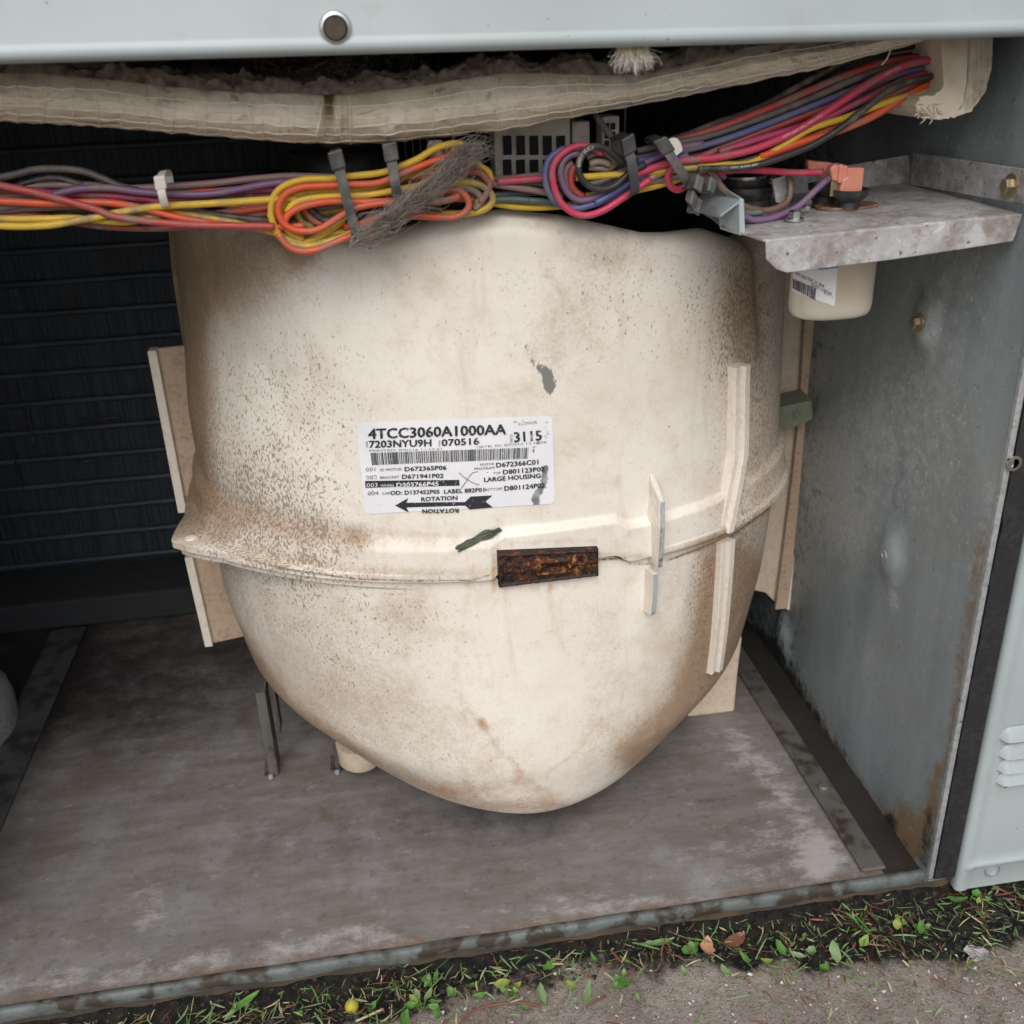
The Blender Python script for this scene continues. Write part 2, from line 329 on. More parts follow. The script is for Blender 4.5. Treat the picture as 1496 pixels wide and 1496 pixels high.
m = Mat('label_ink', .55); c = m.mix(m.ramp(m.noise(420, 3, .7), .62, .70), (.022,.024,.03), (.5,.5,.52)); m.color(c); INK = m.m
m = Mat('faint_label_ink', .55); c = m.mix(m.ramp(m.noise(400, 3, .7), .5, .62), (.10,.105,.12), (.55,.55,.57)); m.color(c); INKF = m.m
INKW = simple('white_label_ink', (.72,.72,.74), .5, 0, 0, bump=0); PENM = simple('pen_line', (.14,.12,.14), .6, 0, 0, bump=0); BLUEI = simple('blue_band_ink', (.04,.22,.55), .4, 0, .1, bump=0)
SPRIG = simple('dark_grey_green_sprig', (.055,.075,.05), .7, 0, .2)
COPPER = simple('dull_copper', (.22,.10,.055), .4, .7, .3)
# coil
m = Mat('dark_coil_fins', .6, .2); w = m.noise(420, 2, .5, m.vec((1.5, 1, .02))); n = m.noise(16, 4)
c = m.mix(m.ramp(w, .35, .65), (.018,.025,.034), (.048,.062,.080)); c = m.mix(m.ramp(n, .55, .75, 0, .5), c, (.03,.03,.028)); m.color(c); m.bump(w, .4, .001); COILM = m.m
m = Mat('coil_row_edge', .55, .3); m.color(m.mix(m.ramp(m.noise(25, 4), .4, .7), (.06,.076,.096), (.09,.108,.13))); ROWM = m.m
SCUFF = simple('bent_fin_scuff', (.055,.05,.05), .5, .3, .4)
# ground
m = Mat('concrete_and_soil', .9, 0, .25); w = m.attr('soil'); n = m.noise(35, 5, .7)
f = m.ramp(m.math('ADD', w, m.math('MULTIPLY', m.math('SUBTRACT', n, .5), 1.3)), .35, .65)
co = m.mix(m.ramp(m.noise(28, 5, .65), .3, .7), (.20,.17,.143), (.30,.265,.23)); vc = m.voro(900, None, 'F1', 'Color')
bw = m.t.nodes.new('ShaderNodeRGBToBW'); m.t.links.new(vc, bw.inputs[0]); co = m.mix(m.ramp(bw.outputs[0], .80, .88, 0, .55), co, (.40,.37,.33)); co = m.mix(m.ramp(bw.outputs[0], .24, .18, 0, .6), co, (.085,.065,.05))
co = m.mix(m.ramp(m.noise(260, 4), .62, .7, 0, .5), co, (.22,.11,.06))
sc = m.mix(m.ramp(m.noise(150, 5), .35, .65), (.005,.0055,.005), (.022,.019,.015)); sc = m.mix(m.ramp(m.noise(330, 4), .60, .68), sc, (.075,.058,.04))
m.color(m.mix(f, co, sc)); m.bump(m.noise(170, 5, .75), .8, .004); m.bump(m.voro(900), .4, .0006); GROUND = m.m
def leafm(name, c, c2):
    m = Mat(name, .5, 0, .4); m.color(m.mix(m.noise(90, 4), c, c2)); m.bump(m.noise(220, 3), .3, .0006); return m.m
LEAFM = [leafm('fresh_green_leaf', (.055,.16,.025), (.11,.24,.045)), leafm('grey_green_leaf', (.11,.19,.07), (.20,.27,.12)), leafm('yellow_green_leaf', (.15,.23,.04), (.26,.30,.07)),
         leafm('dry_straw', (.34,.28,.15), (.45,.38,.24)), leafm('red_brown_leaf', (.12,.045,.03), (.20,.08,.05)), leafm('orange_tan_leaf', (.46,.22,.13), (.55,.30,.19))]
BERRY = leafm('green_orange_berry', (.20,.30,.03), (.55,.36,.05)); GRIT = leafm('pale_grit', (.42,.39,.35), (.60,.57,.53)); SCRAP = leafm('lilac_grey_scrap', (.33,.31,.33), (.40,.37,.39))

# ================================================================== SETTING
GZ = -.020
xs = np.concatenate([np.linspace(-60, -1, 8), np.linspace(-.9, 1.2, 260), np.linspace(1.4, 60, 8)])
ys = np.concatenate([np.linspace(-60, -1.0, 8), np.linspace(-.95, -.3, 14), np.linspace(-.28, .12, 90), np.linspace(.2, 2, 8), np.linspace(3, 60, 5)])
V = []; so_ = []
for y in ys:
    for x in xs:
        edge = -.062+.030*math.sin(x*5+1.2)+.012*math.sin(x*17)-.12*min(0, x-.05)*.25+.035*max(0, x-.12)
        s = 1/(1+math.exp(max(-60, min(60, (edge-y)/.010)))); z = GZ
        if -.9 < x < 1.2 and -.3 < y < .12:
            z += (mnoise.fractal(Vector((x*60, y*60, 0)), .8, 2, 4)*.0016)*(.5+s)+s*.004+.006*math.exp(-((y+.002)/.008)**2)
        V.append((x, y, z)); so_.append(s)
tag(mesh('ground', V, grid_faces(len(ys), len(xs)), GROUND, None, True, {'soil': so_}), kind='structure')

# ================================================================== CABINET
cab = empty('air_conditioner_cabinet', (0, 0, 0), 'opened pale grey steel air conditioner cabinet with stained base pan', 'cabinet')
WX = .317
# base pan
xs = np.concatenate([np.linspace(-.78, -.36, 20), np.linspace(-.355, WX+.004, 230)]); ys = np.concatenate([np.linspace(-.002, .30, 120), np.linspace(.306, .78, 60)]); V = []
for y in ys:
    for x in xs: V.append((x, y, .0006*mnoise.noise(Vector((x*14, y*14, 3)))))
V = np.array(V); px = proj(V); u, v = px[:, 0], px[:, 1]
def seg(P, w, uu=None, vv=None):     # soft distance mask to a polyline given in photo pixels
    uu = u if uu is None else uu; vv = v if vv is None else vv; d = np.full(uu.shape, 1e9)
    P = [np.array(p, float) for p in P]
    for a, b in zip(P[:-1], P[1:]):
        ab = b-a; t = np.clip(((uu-a[0])*ab[0]+(vv-a[1])*ab[1])/(ab@ab), 0, 1)
        d = np.minimum(d, np.hypot(uu-a[0]-t*ab[0], vv-a[1]-t*ab[1]))
    return np.exp(-(d/w)**2)
def blob(cx, cy, rx, ry, ang=0, uu=None, vv=None):
    uu = u if uu is None else uu; vv = v if vv is None else vv; a = math.radians(ang)
    dx, dy = uu-cx, vv-cy; p = dx*math.cos(a)+dy*math.sin(a); q = -dx*math.sin(a)+dy*math.cos(a)
    return np.exp(-((p/rx)**2+(q/ry)**2)**1.5)
front = np.exp(-((V[:, 1])/.016)**2)
white = .55*seg([(1075,1080),(1130,1140),(1150,1180),(1185,1220),(1200,1260)], 22)+.5*blob(1195, 1250, 45, 28)+.22*front+.33*seg([(0,1440),(200,1420)], 14)+.42*seg([(240,1415),(330,1395)], 12)+.40*seg([(400,1385),(560,1360)], 16)+.25*blob(1100,1240,70,40)+.22*blob(880,1320,120,20)+.2*blob(200,1330,60,40)
dark = .35*blob(1190,1190,14,12)+.3*blob(720,1150,330,70)*0+.62*np.clip((V[:, 1]-.17)/.2, 0, 1)+1.6*np.clip((V[:, 0]-.291)/.004, 0, 1)+.30*blob(150,1030,190,80)+.20*seg([(330,1240),(560,1180),(800,1215)], 30)+.25*blob(700,1200,420,40,-8)+.3*np.clip((-.27-V[:, 0])/.02, 0, 1)  # dirt plus painted shade at the back, below the housing and in grooves
rust = .50*np.exp(-((V[:, 1]-.002)/.005)**2)+.15*front+.2*blob(480,1330,120,30)+.2*blob(900,1260,200,40)
box_under = np.clip((V[:, 1])/.01, 0, 1)
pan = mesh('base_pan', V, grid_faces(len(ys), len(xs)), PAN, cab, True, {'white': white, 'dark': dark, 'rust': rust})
# front lip of the pan: thin bead, then a turned-down face
V = []; n = 200
for i in range(n):
    x = -.78+(WX+.02+.78)*i/(n-1); w = .0006*mnoise.noise(Vector((x*30, 0, 0)))
    for y, z in ((.001, .0006), (-.001, .0022), (-.0035, .0024), (-.0052, .0008), (-.0056, -.003), (-.0054+w*2, -.0052+w*3)): V.append((x, y+w*.5, z+w))
mesh('front_lip', V, grid_faces(n, 6), LIPM, cab, True)
V = []
for i in range(n):
    x = -.78+(1.6)*i/(n-1)
    for y, z in ((-.0035, -.0036), (-.0030, -.03)): V.append((x, y+.002*mnoise.noise(Vector((x*60, z*200, 1))), z))
mesh('base_rail', V, grid_faces(n, 2), BASEM, cab, True)
# side wall (its inner face is what one sees)
ys = np.concatenate([np.linspace(-.0065, .25, 110), np.linspace(.26, .78, 30)]); zs = np.concatenate([np.linspace(-.004, .45, 180), np.linspace(.46, .80, 15)]); V = []
DIMP = [onX(1355,470,WX), onX(1303,810,WX), onX(1145,928,WX)]
for z in zs:
    for y in ys: V.append((WX, y, z))
V = np.array(V)
for D in DIMP:
    d = np.hypot(V[:, 1]-D[1], (V[:, 2]-D[2])*.75); V[:, 0] -= .0055*np.exp(-(d/.0125)**3)
V[:, 0] += .0012*np.array([mnoise.noise(Vector((p[1]*7, p[2]*7, 5))) for p in V])
px = proj(V); u, v = px[:, 0], px[:, 1]
rust = .75*seg([(1150,1000),(1230,1130),(1290,1210),(1315,1250)], 22)+.5*blob(1325,1210,40,50)+.85*seg([(1372,1120),(1360,1180),(1345,1240)], 10)+.60*seg([(1440,760),(1405,960),(1385,1110)], 9)+.3*seg([(1320,1180),(1335,1240)], 14)+.25*seg([(1355,500),(1345,620)], 8)
white = .16+.70*blob(1215,720,45,100,-20)+.3*blob(1330,640,90,140)+.35*seg([(1455,700),(1425,860)], 14)+.45*seg([(1300,850),(1310,890)], 8)+.3*blob(1400,350,80,200)+.3*blob(1240,640,60,60)
dark = 1.0*seg([(1100,945),(1180,1060),(1250,1170),(1300,1245)], 24)+.55*blob(1302,1200,10,16)+.55*seg([(1360,1190),(1350,1260)], 13)+.42*np.clip((V[:, 1]-.14)/.1, 0, 1)  # light falloff to the back painted dark, with grime along the floor joint
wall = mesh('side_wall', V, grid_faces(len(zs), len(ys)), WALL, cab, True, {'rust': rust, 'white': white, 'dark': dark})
box('wall_edge', WX-.0012, WX+.0022, -.0100, -.0066, .004, .80, GALV, cab, .0006)
box('corner_post', WX+.0024, WX+.034, -.0055, .05, -.004, .80, PAINT, cab)
g = []
for z in np.linspace(.002, .80, 160):
    w = .0012*mnoise.noise(Vector((z*70, 2, 2)))
    g += [(WX+.0028+w, -.006, z), (WX+.0028+w, -.0105, z), (WX+.0165+w*.3, -.0105, z), (WX+.0165, -.006, z)]
mesh('door_gasket', g, grid_faces(160, 4), GASK, cab)
P = onY(1480, 676, -.0105)
lathe('gasket_hole_ring', [(.0042, 0), (.0042, -.0012), (.0026, -.0014), (.0024, .001)], P, CHROME, cab, 20, axis='y')
# louvred door panel right of the gasket
PX0 = WX+.0175; PY = -.0135
prof = [(PX0, -.004), (PX0, -.011), (PX0+.0010, -.0126), (PX0+.0030, -.0135), (PX0+.0065, -.0132), (PX0+.0085, PY+.0012), (PX0+.012, PY+.0012), (PX0+.5, PY+.0012)]
zz = np.concatenate([[-.0085, -.0080], [.008, .0095, .0115, .0130, .0145], np.linspace(.02, .80, 50)])
dz = {.0095: -.0008, .0115: -.0018, .0130: -.0010}
V = []
for z in zz:
    for i, (x, y) in enumerate(prof): V.append((x, y+(dz.get(round(float(z), 4), 0) if i > 3 else 0), z))
door = mesh('louvred_door_panel', V, grid_faces(len(zz), len(prof)), PAINT, cab, True); door.modifiers.new('s', 'SOLIDIFY').thickness = .0009
LV = []
for k, (pxl, pyl) in enumerate(((1478,1079),(1474,1104),(1470,1125),(1467,1143))):
    p = onY(pxl, pyl, PY); x0 = onY(1462-k*2, pyl, PY)[0]; z0 = p[2]; V = []; nx, nz = 40, 9
    for i in range(nx):
        x = x0+.11*i/(nx-1); e = min(1, ((x-x0)/.006))*min(1, ((x0+.11-x)/.006)); e = max(0, 1-(1-e)**3)**.5
        for j in range(nz):
            t = j/(nz-1); V.append((x, PY+.0012-.0052*e*(1-t)**.7*(1 if j else 1), z0+.0088*t*(.35+.65*e)))
        V.append((x, PY+.0014, z0+.0006))
    mesh('louver', V, grid_faces(nx, nz+1), PAINT, door, True)
p = onY(1471, 1149, PY); lathe('panel_hole', [(.0016, -.0003), (.0016, .0002)], (p[0], PY+.0009, p[2]), DARK, door, 14, axis='y')
p = onY(1451, 1272, PY); lathe('panel_hole_rim', [(.0052, .001), (.0052, -.0006), (.0044, -.0008), (.0042, .0006)], (p[0], PY+.0009, p[2]), GALV, door, 24, axis='y')
# top panel with rolled hem
ztop = lambda x: .4945-(x+.13)*.0145
V = []; xs = np.linspace(-.8, .9, 90)
prof = [(.030, .0022), (.004, .0008), (-.0005, .0), (-.0025, .0012), (-.0030, .0022), (-.0030, .0036), (-.0022, .0048), (-.0018, .0060), (-.0018, .06), (-.0018, .32)]
for x in xs:
    for y, z in prof: V.append((x, y+.0006*mnoise.noise(Vector((x*9, z*20, 0))), ztop(x)+z))
top = mesh('top_panel', V, grid_faces(len(xs), len(prof)), PAINT, cab, True); top.modifiers.new('s', 'SOLIDIFY').thickness = .0009
p = onY(490, 41, -.0026)
lathe('screw_hole_ring', [(.0058, .0010), (.0064, -.0006), (.0058, -.0016), (.0048, -.0018), (.0042, -.0008), (.0038, .0004)], p, CHROME, top, 28, axis='y')
lathe('screw_hole', [(.0040, -.0012), (.0034, -.0004), (.0012, -.0002)], p, DARKB, top, 20, axis='y')
box('roof_panel', -.80, .90, -.001, .80, .815, .83, PAINT, cab); box('back_panel', -.80, WX, .781, .79, -.004, .814, DARK, cab)
box('end_panel', -.80, -.785, .0, .78, -.004, .814, DARK, cab)
box('far_compartment_panel', WX+.5, WX+.51, .0, .80, -.004, .814, PAINT, cab)
box('light_blocker_panel', -.80, -.292, -.012, -.002, -.006, .4925, PAINT, cab, .002)  # unseen panel added to keep light off the left rear
# floor rails
def rail(name, x0, x1, y0, y1, h, mat):
    o = mesh(name, *boxVF(x0, x1, y0, y1, .0008, h), mat, cab); bevel(o, .0012); return o
r1 = rail('floor_rail', .2785, .2950, .004, .60, .0035, RAILM); rail('floor_rail', -.322, -.291, .06, .425, .004, RAILB)
p = onZ(1203, 1151, .0036); lathe('rail_bolt', [(.0040, 0), (.0040, .0016), (.003, .0026), (.0008, .0027)], p, RAILM, r1, 18)
def hexbolt(name, c, r, h, mat, parent, axis='z', sgn=1, washer=1.5):
    mb = MB(); mb.add(*latheVF([(r*washer, 0), (r*washer, sgn*h*.25), (r*1.05, sgn*h*.3)], 24, c, axis=axis)); mb.add(*latheVF([(r, sgn*h*.28), (r, sgn*h*.9), (r*.85, sgn*h)], 6, c, axis=axis))
    return mb.build(name, mat, parent)
D = DIMP[0]; hexbolt('wall_screw', (WX-.005, D[1], D[2]), .0036, .0045, BRASS, wall, 'x', -1)
D = DIMP[1]; lathe('wall_screw_hole', [(.0035, .0), (.0035, -.0012), (.0018, -.0013), (.0016, .0)], (WX-.0047, D[1], D[2]), GALV, wall, 20, axis='x')
p = onX(1480, 271, WX-.003); hexbolt('wall_screw', (WX-.0032, p[1], p[2]), .0038, .005, BRASS, wall, 'x', -1)
# drain trough under the coil and bits at the left edge
box('drain_trough', -.78, .05, .430, .503, .001, .030, DARK2, cab, .003)

# ================================================================== COIL
coil = empty('evaporator_coil', (-.4, .5, 0), 'dark finned coil with horizontal rows behind the blower on the left', 'coil')
box('fin_pack', -.78, .02, .505, .56, .02, .60, COILM, coil)
for i in range(21):
    z = .035+i*.0275; V, F, U = tubeVF(np.array([(x, .503, z+.0006*mnoise.noise(Vector((x*20, z*50, 0)))) for x in np.linspace(-.775, .018, 40)]), .0030, 8)
    mesh('tube_row', V, F, ROWM, coil, True)
for a, b in (((40,592),(50,650)), ((18,660),(34,720)), ((8,562),(14,584)), ((115,615),(178,609)), ((112,676),(140,672)), ((205,672),(228,669))):
    A, B = onY(*a, .4985), onY(*b, .4985); tube('bent_fin', spline([A, (A+B)/2+(0,-.0005,.0005), B], .004), .0009, SCUFF, coil, 5)
pipe = [(-.420,.47,.16), (-.392,.465,.14), (-.380,.46,.11), (-.385,.46,.08), (-.41,.46,.06)]
tag(tube('copper_elbow', spline(pipe, .004), .009, COPPER, None, 14), 'brown copper pipe elbow at the far left edge beside the coil', 'pipe')
p = onZ(-12, 1040, .02)
V = []
for z, r in ((.001, .030), (.02, .031), (.034, .029), (.041, .022), (.043, .0)):
    for j in range(24):
        a = 2*math.pi*j/24; V.append((p[0]-.016+r*math.cos(a), p[1]+r*1.6*math.sin(a), z))
tag(mesh('drain_fitting', V, grid_faces(5, 24, True), GALV, None, True), 'pale rounded metal fitting on the pan at the left edge', 'fitting')

# ================================================================== BLOWER HOUSING
HX, HY = .0817, .2761
_zk = np.array([.024, .03, .07, .13, .21, .30, .36, .43]); _zf = np.linspace(.02, .44, 421)
def _sm(vals, w=31):
    a = np.interp(_zf, _zk, vals); k = np.hanning(w+2)[1:-1]; k /= k.sum(); return np.convolve(np.pad(a, w//2, 'edge'), k, 'valid')
_A = _sm([.150, .163, .2010, .2115, .2124, .2140, .2125, .205]); _B = _sm([.207, .2130, .2190, .2150, .2085, .2085, .2085, .2075]); _N = _sm([1.69, 1.70, 1.86, 1.98, 2.25, 2.05, 2.0, 2.05])
def hr(th, z):
    A = np.interp(z, _zf, _A); B = np.interp(z, _zf, _B); N = np.interp(z, _zf, _N)
    c, s = np.sqrt(np.cos(th)**2+.006), np.sqrt(np.sin(th)**2+.006); return (( c/A)**N+(s/B)**N)**(-1/N)
SEAM = .2095
def seamz(th):                                    # seam jumps up over the clip
    x = HX+.21*np.cos(th); w = 1/(1+np.exp(-(x-.060)/.0012))*1/(1+np.exp((x-.134)/.0016)); return SEAM+.0062*w*(np.sin(th) < 0)
def extra(th, z):                                 # band above the seam, shallow dents of the upper shell
    zz = z-seamz(th); bw_ = np.interp(HX+.21*np.cos(th), [-.05, .08], [.014, .0045]); q_ = np.clip((.0235+bw_*.5-zz)/bw_, 0, 1); e = .0046*q_*q_*(3-2*q_)*(zz >= -.0001)
    x = HX+.21*np.cos(th); D = np.degrees(th)
    fl = np.interp(D, [-180, -174, -166, -158, -153, -150, -147, -142, -136, -130, -120, -108, -70, -50, -35, -20, 180], [.001, .003, .006, .012, .024, .031, .026, .0165, .0115, .0075, .003, 0, 0, .003, .005, .0, 0])
    pu = np.where(zz < .0046, 1., .28*np.clip(1-(zz-.0046)/.022, 0, 1)**2); pd = np.where(zz > -.0060, 1., np.clip(1+(zz+.0060)/.0018, 0, 1)*.9)
    e = e+fl*np.where(zz >= -.0001, pu, pd)
    f = (np.sin(th) < 0)
    lf = np.clip((-.055-(x+(.40-z)*-.55))/.05, 0, 1)*np.clip((z-.27)/.06, 0, 1); e = e-.006*lf*f
    rc = np.exp(-((x-(.232+(.40-z)*.10))/.006)**2)*np.clip((z-.29)/.06, 0, 1); e = e-.0042*rc*f
    return e
def hs_(th, z, off=0.):
    r = hr(th, z)+extra(th, z)+off; return np.stack([HX+r*np.cos(th), HY+r*np.sin(th), np.broadcast_to(z, np.shape(th))+0.], -1)
def hit(px, py, off=0.):                          # where the line of sight through a photo pixel meets the housing
    d = ray(px, py); t = np.linspace(.30, 1.1, 1601); P = CAM+t[:, None]*d
    th = np.arctan2(P[:, 1]-HY, P[:, 0]-HX); rr = np.hypot(P[:, 1]-HY, P[:, 0]-HX)
    f = rr-(hr(th, P[:, 2])+extra(th, P[:, 2])+off); k = np.argmax(f < 0)
    if f[k] >= 0: k = np.argmin(f)
    a = f[k-1]/(f[k-1]-f[k]+1e-12); Q = P[k-1]+a*(P[k]-P[k-1])
    return Q, math.atan2(Q[1]-HY, Q[0]-HX), Q[2]
# rim height around the top, read off the photo where it shows
TR = [(560,342),(620,326),(680,314),(740,310),(830,318),(900,331),(960,343),(1000,342),(1050,335),(1100,352)]
tt = []
for q in TR: _, th, z = hit(q[0], q[1]+2); tt.append((th, z))
tt = sorted([(th, z) for th, z in tt]); 
TH = np.array([-math.pi]+[tt[0][0]-.5]+[a for a, _ in tt]+[tt[-1][0]+.4, math.pi]); TZ = np.array([.405, tt[0][1]-.001]+[b for _, b in tt]+[.405, .405])
_o = np.argsort(TH); TH, TZ = TH[_o], TZ[_o]
def rimz(th): return np.interp(th, TH, TZ)
blower = empty('blower_housing', (HX, HY, .02), 'dirty cream plastic blower housing standing in the opened cabinet', 'blower housing')
NT = 440; th = np.linspace(-math.pi, math.pi, NT, endpoint=False)
def stains(V):
    px = proj(V); u, v = px[:, 0], px[:, 1]; k = dict(uu=u, vv=v); fr = (V[:, 1] < .30)
    speck = .60*blob(390,640,170,190,**k)+.40*blob(340,740,170,90,15,**k)+.55*blob(490,890,220,110,15,**k)+.60*blob(1095,600,75,230,-4,**k)+.28*blob(1000,440,170,120,**k)+.5*blob(1060,860,70,140,**k)+.20*blob(800,420,260,140,**k)+.15*blob(620,470,300,160,**k)+.35*blob(620,1090,260,70,20,**k)+.22+.15*blob(900,900,240,160,**k)
    grime_shade = .62*blob(330,390,110,80,**k)+.50*seg([(275,470),(290,600),(285,720)], 26, **k)+.50*seg([(300,730),(400,765),(520,790)], 26, **k)+.75*seg([(430,345),(440,365)], 26, **k)+.34*blob(1105,600,60,260,-3,**k)+.30*blob(1085,420,40,110,**k)+.85*seg([(1055,820),(1035,930),(1000,1040),(930,1100)], 40, **k)+.6*seg([(1085,840),(1060,960),(1010,1060)], 26, **k)+.45*seg([(345,930),(420,1030),(560,1125),(700,1178),(820,1178)], 13, **k)+.28*blob(600,895,40,40,**k)+.25*blob(830,470,50,100,30,**k)+.3*blob(900,370,60,30,**k)+.34*seg([(270,770),(330,780)], 22, **k)+.30*seg([(360,800),(520,835),(690,838)], 9, **k)+.35*seg([(850,810),(960,815),(1060,780)], 6, **k)+.25*seg([(520,780),(720,800)], 14, **k)
    rust = .42*seg([(702,1055),(725,1090),(760,1125)], 7, **k)+.38*seg([(880,1050),(840,1100),(800,1130)], 6, **k)+.36*seg([(690,830),(660,1000),(705,1060)], 9, **k)+.62*seg([(724,805),(722,860)], 7, **k)+.35*seg([(730,793),(870,790)], 8, **k)+.30*blob(880,705,60,20,**k)+.40*blob(690,1150,70,16,**k)+.45*seg([(760,1140),(800,1160)], 16, **k)+.25*blob(830,360,40,60,**k)+.3*blob(905,330,20,14,**k)+.30*seg([(760,860),(870,850)], 12, **k)+.32*seg([(800,400),(830,440),(880,520)], 12, **k)+.34*seg([(735,855),(740,905)], 5, **k)+.30*seg([(800,853),(806,890)], 4, **k)+.28*seg([(905,330),(925,360)], 8, **k)
    grime_shade += .22*blob(450,960,170,130,25,**k)+.20*blob(620,1080,220,70,20,**k)+.2*seg([(880,900),(890,1000),(860,1090)], 30, **k)
    rust += .22*seg([(560,1110),(650,1160),(770,1180),(860,1165)], 14, **k)
    grime_shade += .5*np.clip((V[:, 1]-.16)/.12, 0, 1)+.30*np.exp(-((u-250)/70)**2)+.12*np.exp(-((u-1130)/60)**2)  # brown film and side shading, painted darker towards edges and back
    sm = .62*seg([(772,505),(780,530),(795,545),(808,565)], 13, **k)+.40*seg([(800,540),(800,580)], 10, **k)+.5*seg([(425,350),(450,372)], 8, **k)+.42*seg([(1085,360),(1100,420),(1110,520)], 6, **k)+.3*seg([(940,890),(958,882)], 5, **k)
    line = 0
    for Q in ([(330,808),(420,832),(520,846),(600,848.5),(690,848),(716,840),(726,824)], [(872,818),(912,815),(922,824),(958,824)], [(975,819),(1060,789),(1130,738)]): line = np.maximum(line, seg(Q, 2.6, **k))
    sm = sm+.66*line; grime_shade = grime_shade+.35*line  # seam dirt, and the overhang's contact shadow painted as a dark line
    return {'grime_shade': grime_shade, 'speck': np.clip(speck+.42*np.clip(grime_shade-.15, 0, 1), 0, 1.15), 'rust': rust, 'smudge_shade': sm}
def flat(o): return o
# upper shell
NZ = 150; rows = []; sz = seamz(th); rz = rimz(th)
for i in range(NZ):
    t = (i/(NZ-1))**1.7; rows.append(hs_(th, sz+.0004+(rz-.012-sz)*t))
lr = hr(th, rz-.012)+extra(th, rz-.012)
for a in np.linspace(0, 1, 12)[1:]:                  # rounded rim
    b = a*math.pi/2*1.15; rr = lr-.014*(1-math.cos(b)); rows.append(np.stack([HX+rr*np.cos(th), HY+rr*np.sin(th), rz-.012+.012*math.sin(b)], -1))
inlet = [rows[-1]-np.array([0, 0, .0002])]
for a, dzz in ((.006, -.006), (.02, -.016), (.034, -.024), (.046, -.034), (.050, -.045), (.050, -.07)):
    rr = lr-.014-a; inlet.append(np.stack([HX+rr*np.cos(th), HY+rr*np.sin(th), rz+dzz], -1))
first = hs_(th, sz+.0004, -.006-np.clip(extra(th, sz+.0004)-.006, 0, 1)); rows.insert(0, first)
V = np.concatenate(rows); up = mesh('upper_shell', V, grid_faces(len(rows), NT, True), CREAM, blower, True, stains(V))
mesh('inlet_ring', np.concatenate(inlet), grid_faces(len(inlet), NT, True), BLACKP, up, True)
# lower shell
rows = []
for i in range(120):
    t = i/119; rows.append(hs_(th, .028+(sz-.0022-.028)*(1-(1-t)**2)))
b0 = hr(th, .028)
lo = []
for rr, z in ((.0, .0205), (.45, .0205), (.80, .0208), (.90, .0220), (.955, .0238), (.985, .0258)): lo.append(np.stack([HX+b0*rr*np.cos(th), HY+b0*rr*np.sin(th), np.full(NT, z)], -1))
rows = lo+rows; rows.append(hs_(th, sz-.0022, -.008-np.clip(extra(th, sz-.0022)-.004, 0, 1)))
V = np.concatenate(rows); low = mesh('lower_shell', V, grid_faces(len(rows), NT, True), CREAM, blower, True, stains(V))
# dark wheel inside the inlet
wheel = []
mb = MB(); mb.add(*latheVF([(.118, .0), (.118, .008), (.10, .009)], 48, (HX, HY, .335)))
for j in range(44):
    a = 2*math.pi*j/44; c, s = math.cos(a), math.sin(a); p0 = np.array([HX+.118*c, HY+.118*s]); p1 = np.array([HX+.100*c-.012*s, HY+.100*s+.012*c])
    mb.add([(*p0, .06), (*p1, .06), (*p1, .335), (*p0, .335)], [(0,1,2,3)])
mb.build('blower_wheel', DARK, blower)
def surfn(th, z):
    e = 1e-3; a = hs_(np.array(th+e), z)-hs_(np.array(th-e), z); n = np.cross(a, [0, 0, 1]); n /= np.linalg.norm(n); return n
def ribbed(name, pts, w, h, mat, parent, groove=True):    # rib standing on the shell along a photo polyline
    Q = [hit(*p) for p in pts]; P = np.array([q[0] for q in Q]); zz = np.linspace(P[0][2], P[-1][2], 30); V = []
    tq = np.interp(-zz, -P[:, 2], [q[1] for q in Q])
    for z, t in zip(zz, tq):
        n = surfn(t, z); tan = np.cross([0, 0, 1], n); rb_ = hr(np.array(t), z); B = np.array([HX+rb_*math.cos(t), HY+rb_*math.sin(t), z])
        pr = [(-.5, -.004), (-.5, h*.55), (-.42, h*.62), (-.12, h*.62), (-.08, h*.52), (-.02, h*.52), (.02, h), (.44, h), (.5, h*.9), (.5, -.004)] if groove else [(-.5, -.004), (-.5, h*.9), (-.4, h), (.4, h), (.5, h*.9), (.5, -.004)]
        for a, o in pr: V.append(B+tan*a*w+n*o)
    k = len(pr); F = grid_faces(30, k)+[tuple(range(k)), tuple(29*k+j for j in reversed(range(k)))]
    return mesh(name, V, F, CREAM3, parent)
ribbed('side_rib', [(1072, 532), (1070, 660), (1062, 778)], .0115, .0085, CREAM3, up)
ribbed('side_rib', [(1055, 788), (1049, 880), (1038, 978)], .0110, .0066, CREAM3, low)
def fin(name, pts, prot, parent, thick):
    Q = [hit(*p) for p in pts]; mbv = []; n = len(pts)
    for s in (-.5, .5):
        for (P, t, z), o in zip(Q, prot):
            N = surfn(t, z); tan = np.cross([0, 0, 1], N); mbv.append(P-N*.004+tan*s*thick*.9)
        for (P, t, z), o in zip(Q, prot):
            N = surfn(t, z); tan = np.cross([0, 0, 1], N); mbv.append(P+N*o+tan*(s*thick*.6))
    F = []
    for i in range(n-1): F += [(i, i+1, n+i+1, n+i), (2*n+i, 3*n+i, 3*n+i+1, 2*n+i+1), (n+i, n+i+1, 3*n+i+1, 3*n+i)]
    F += [(0, n, 3*n, 2*n), (n-1, 3*n-1, 4*n-1, 2*n-1)]
    o = mesh(name, mbv, F, CREAM3, parent); bevel(o, .0006); return o
fin('lock_fin', [(952,694),(953,722),(953,760),(951,818)], [.001,.0105,.0112,.0108], up, .0052)
fin('lock_fin', [(946,828),(945,870),(944,892)], [.0095,.0085,.0072], low, .0052)
EDG = simple('worn_grey_edge', (.40,.41,.42), .5, 0, .6, (.12,.12,.12), 320, .2)
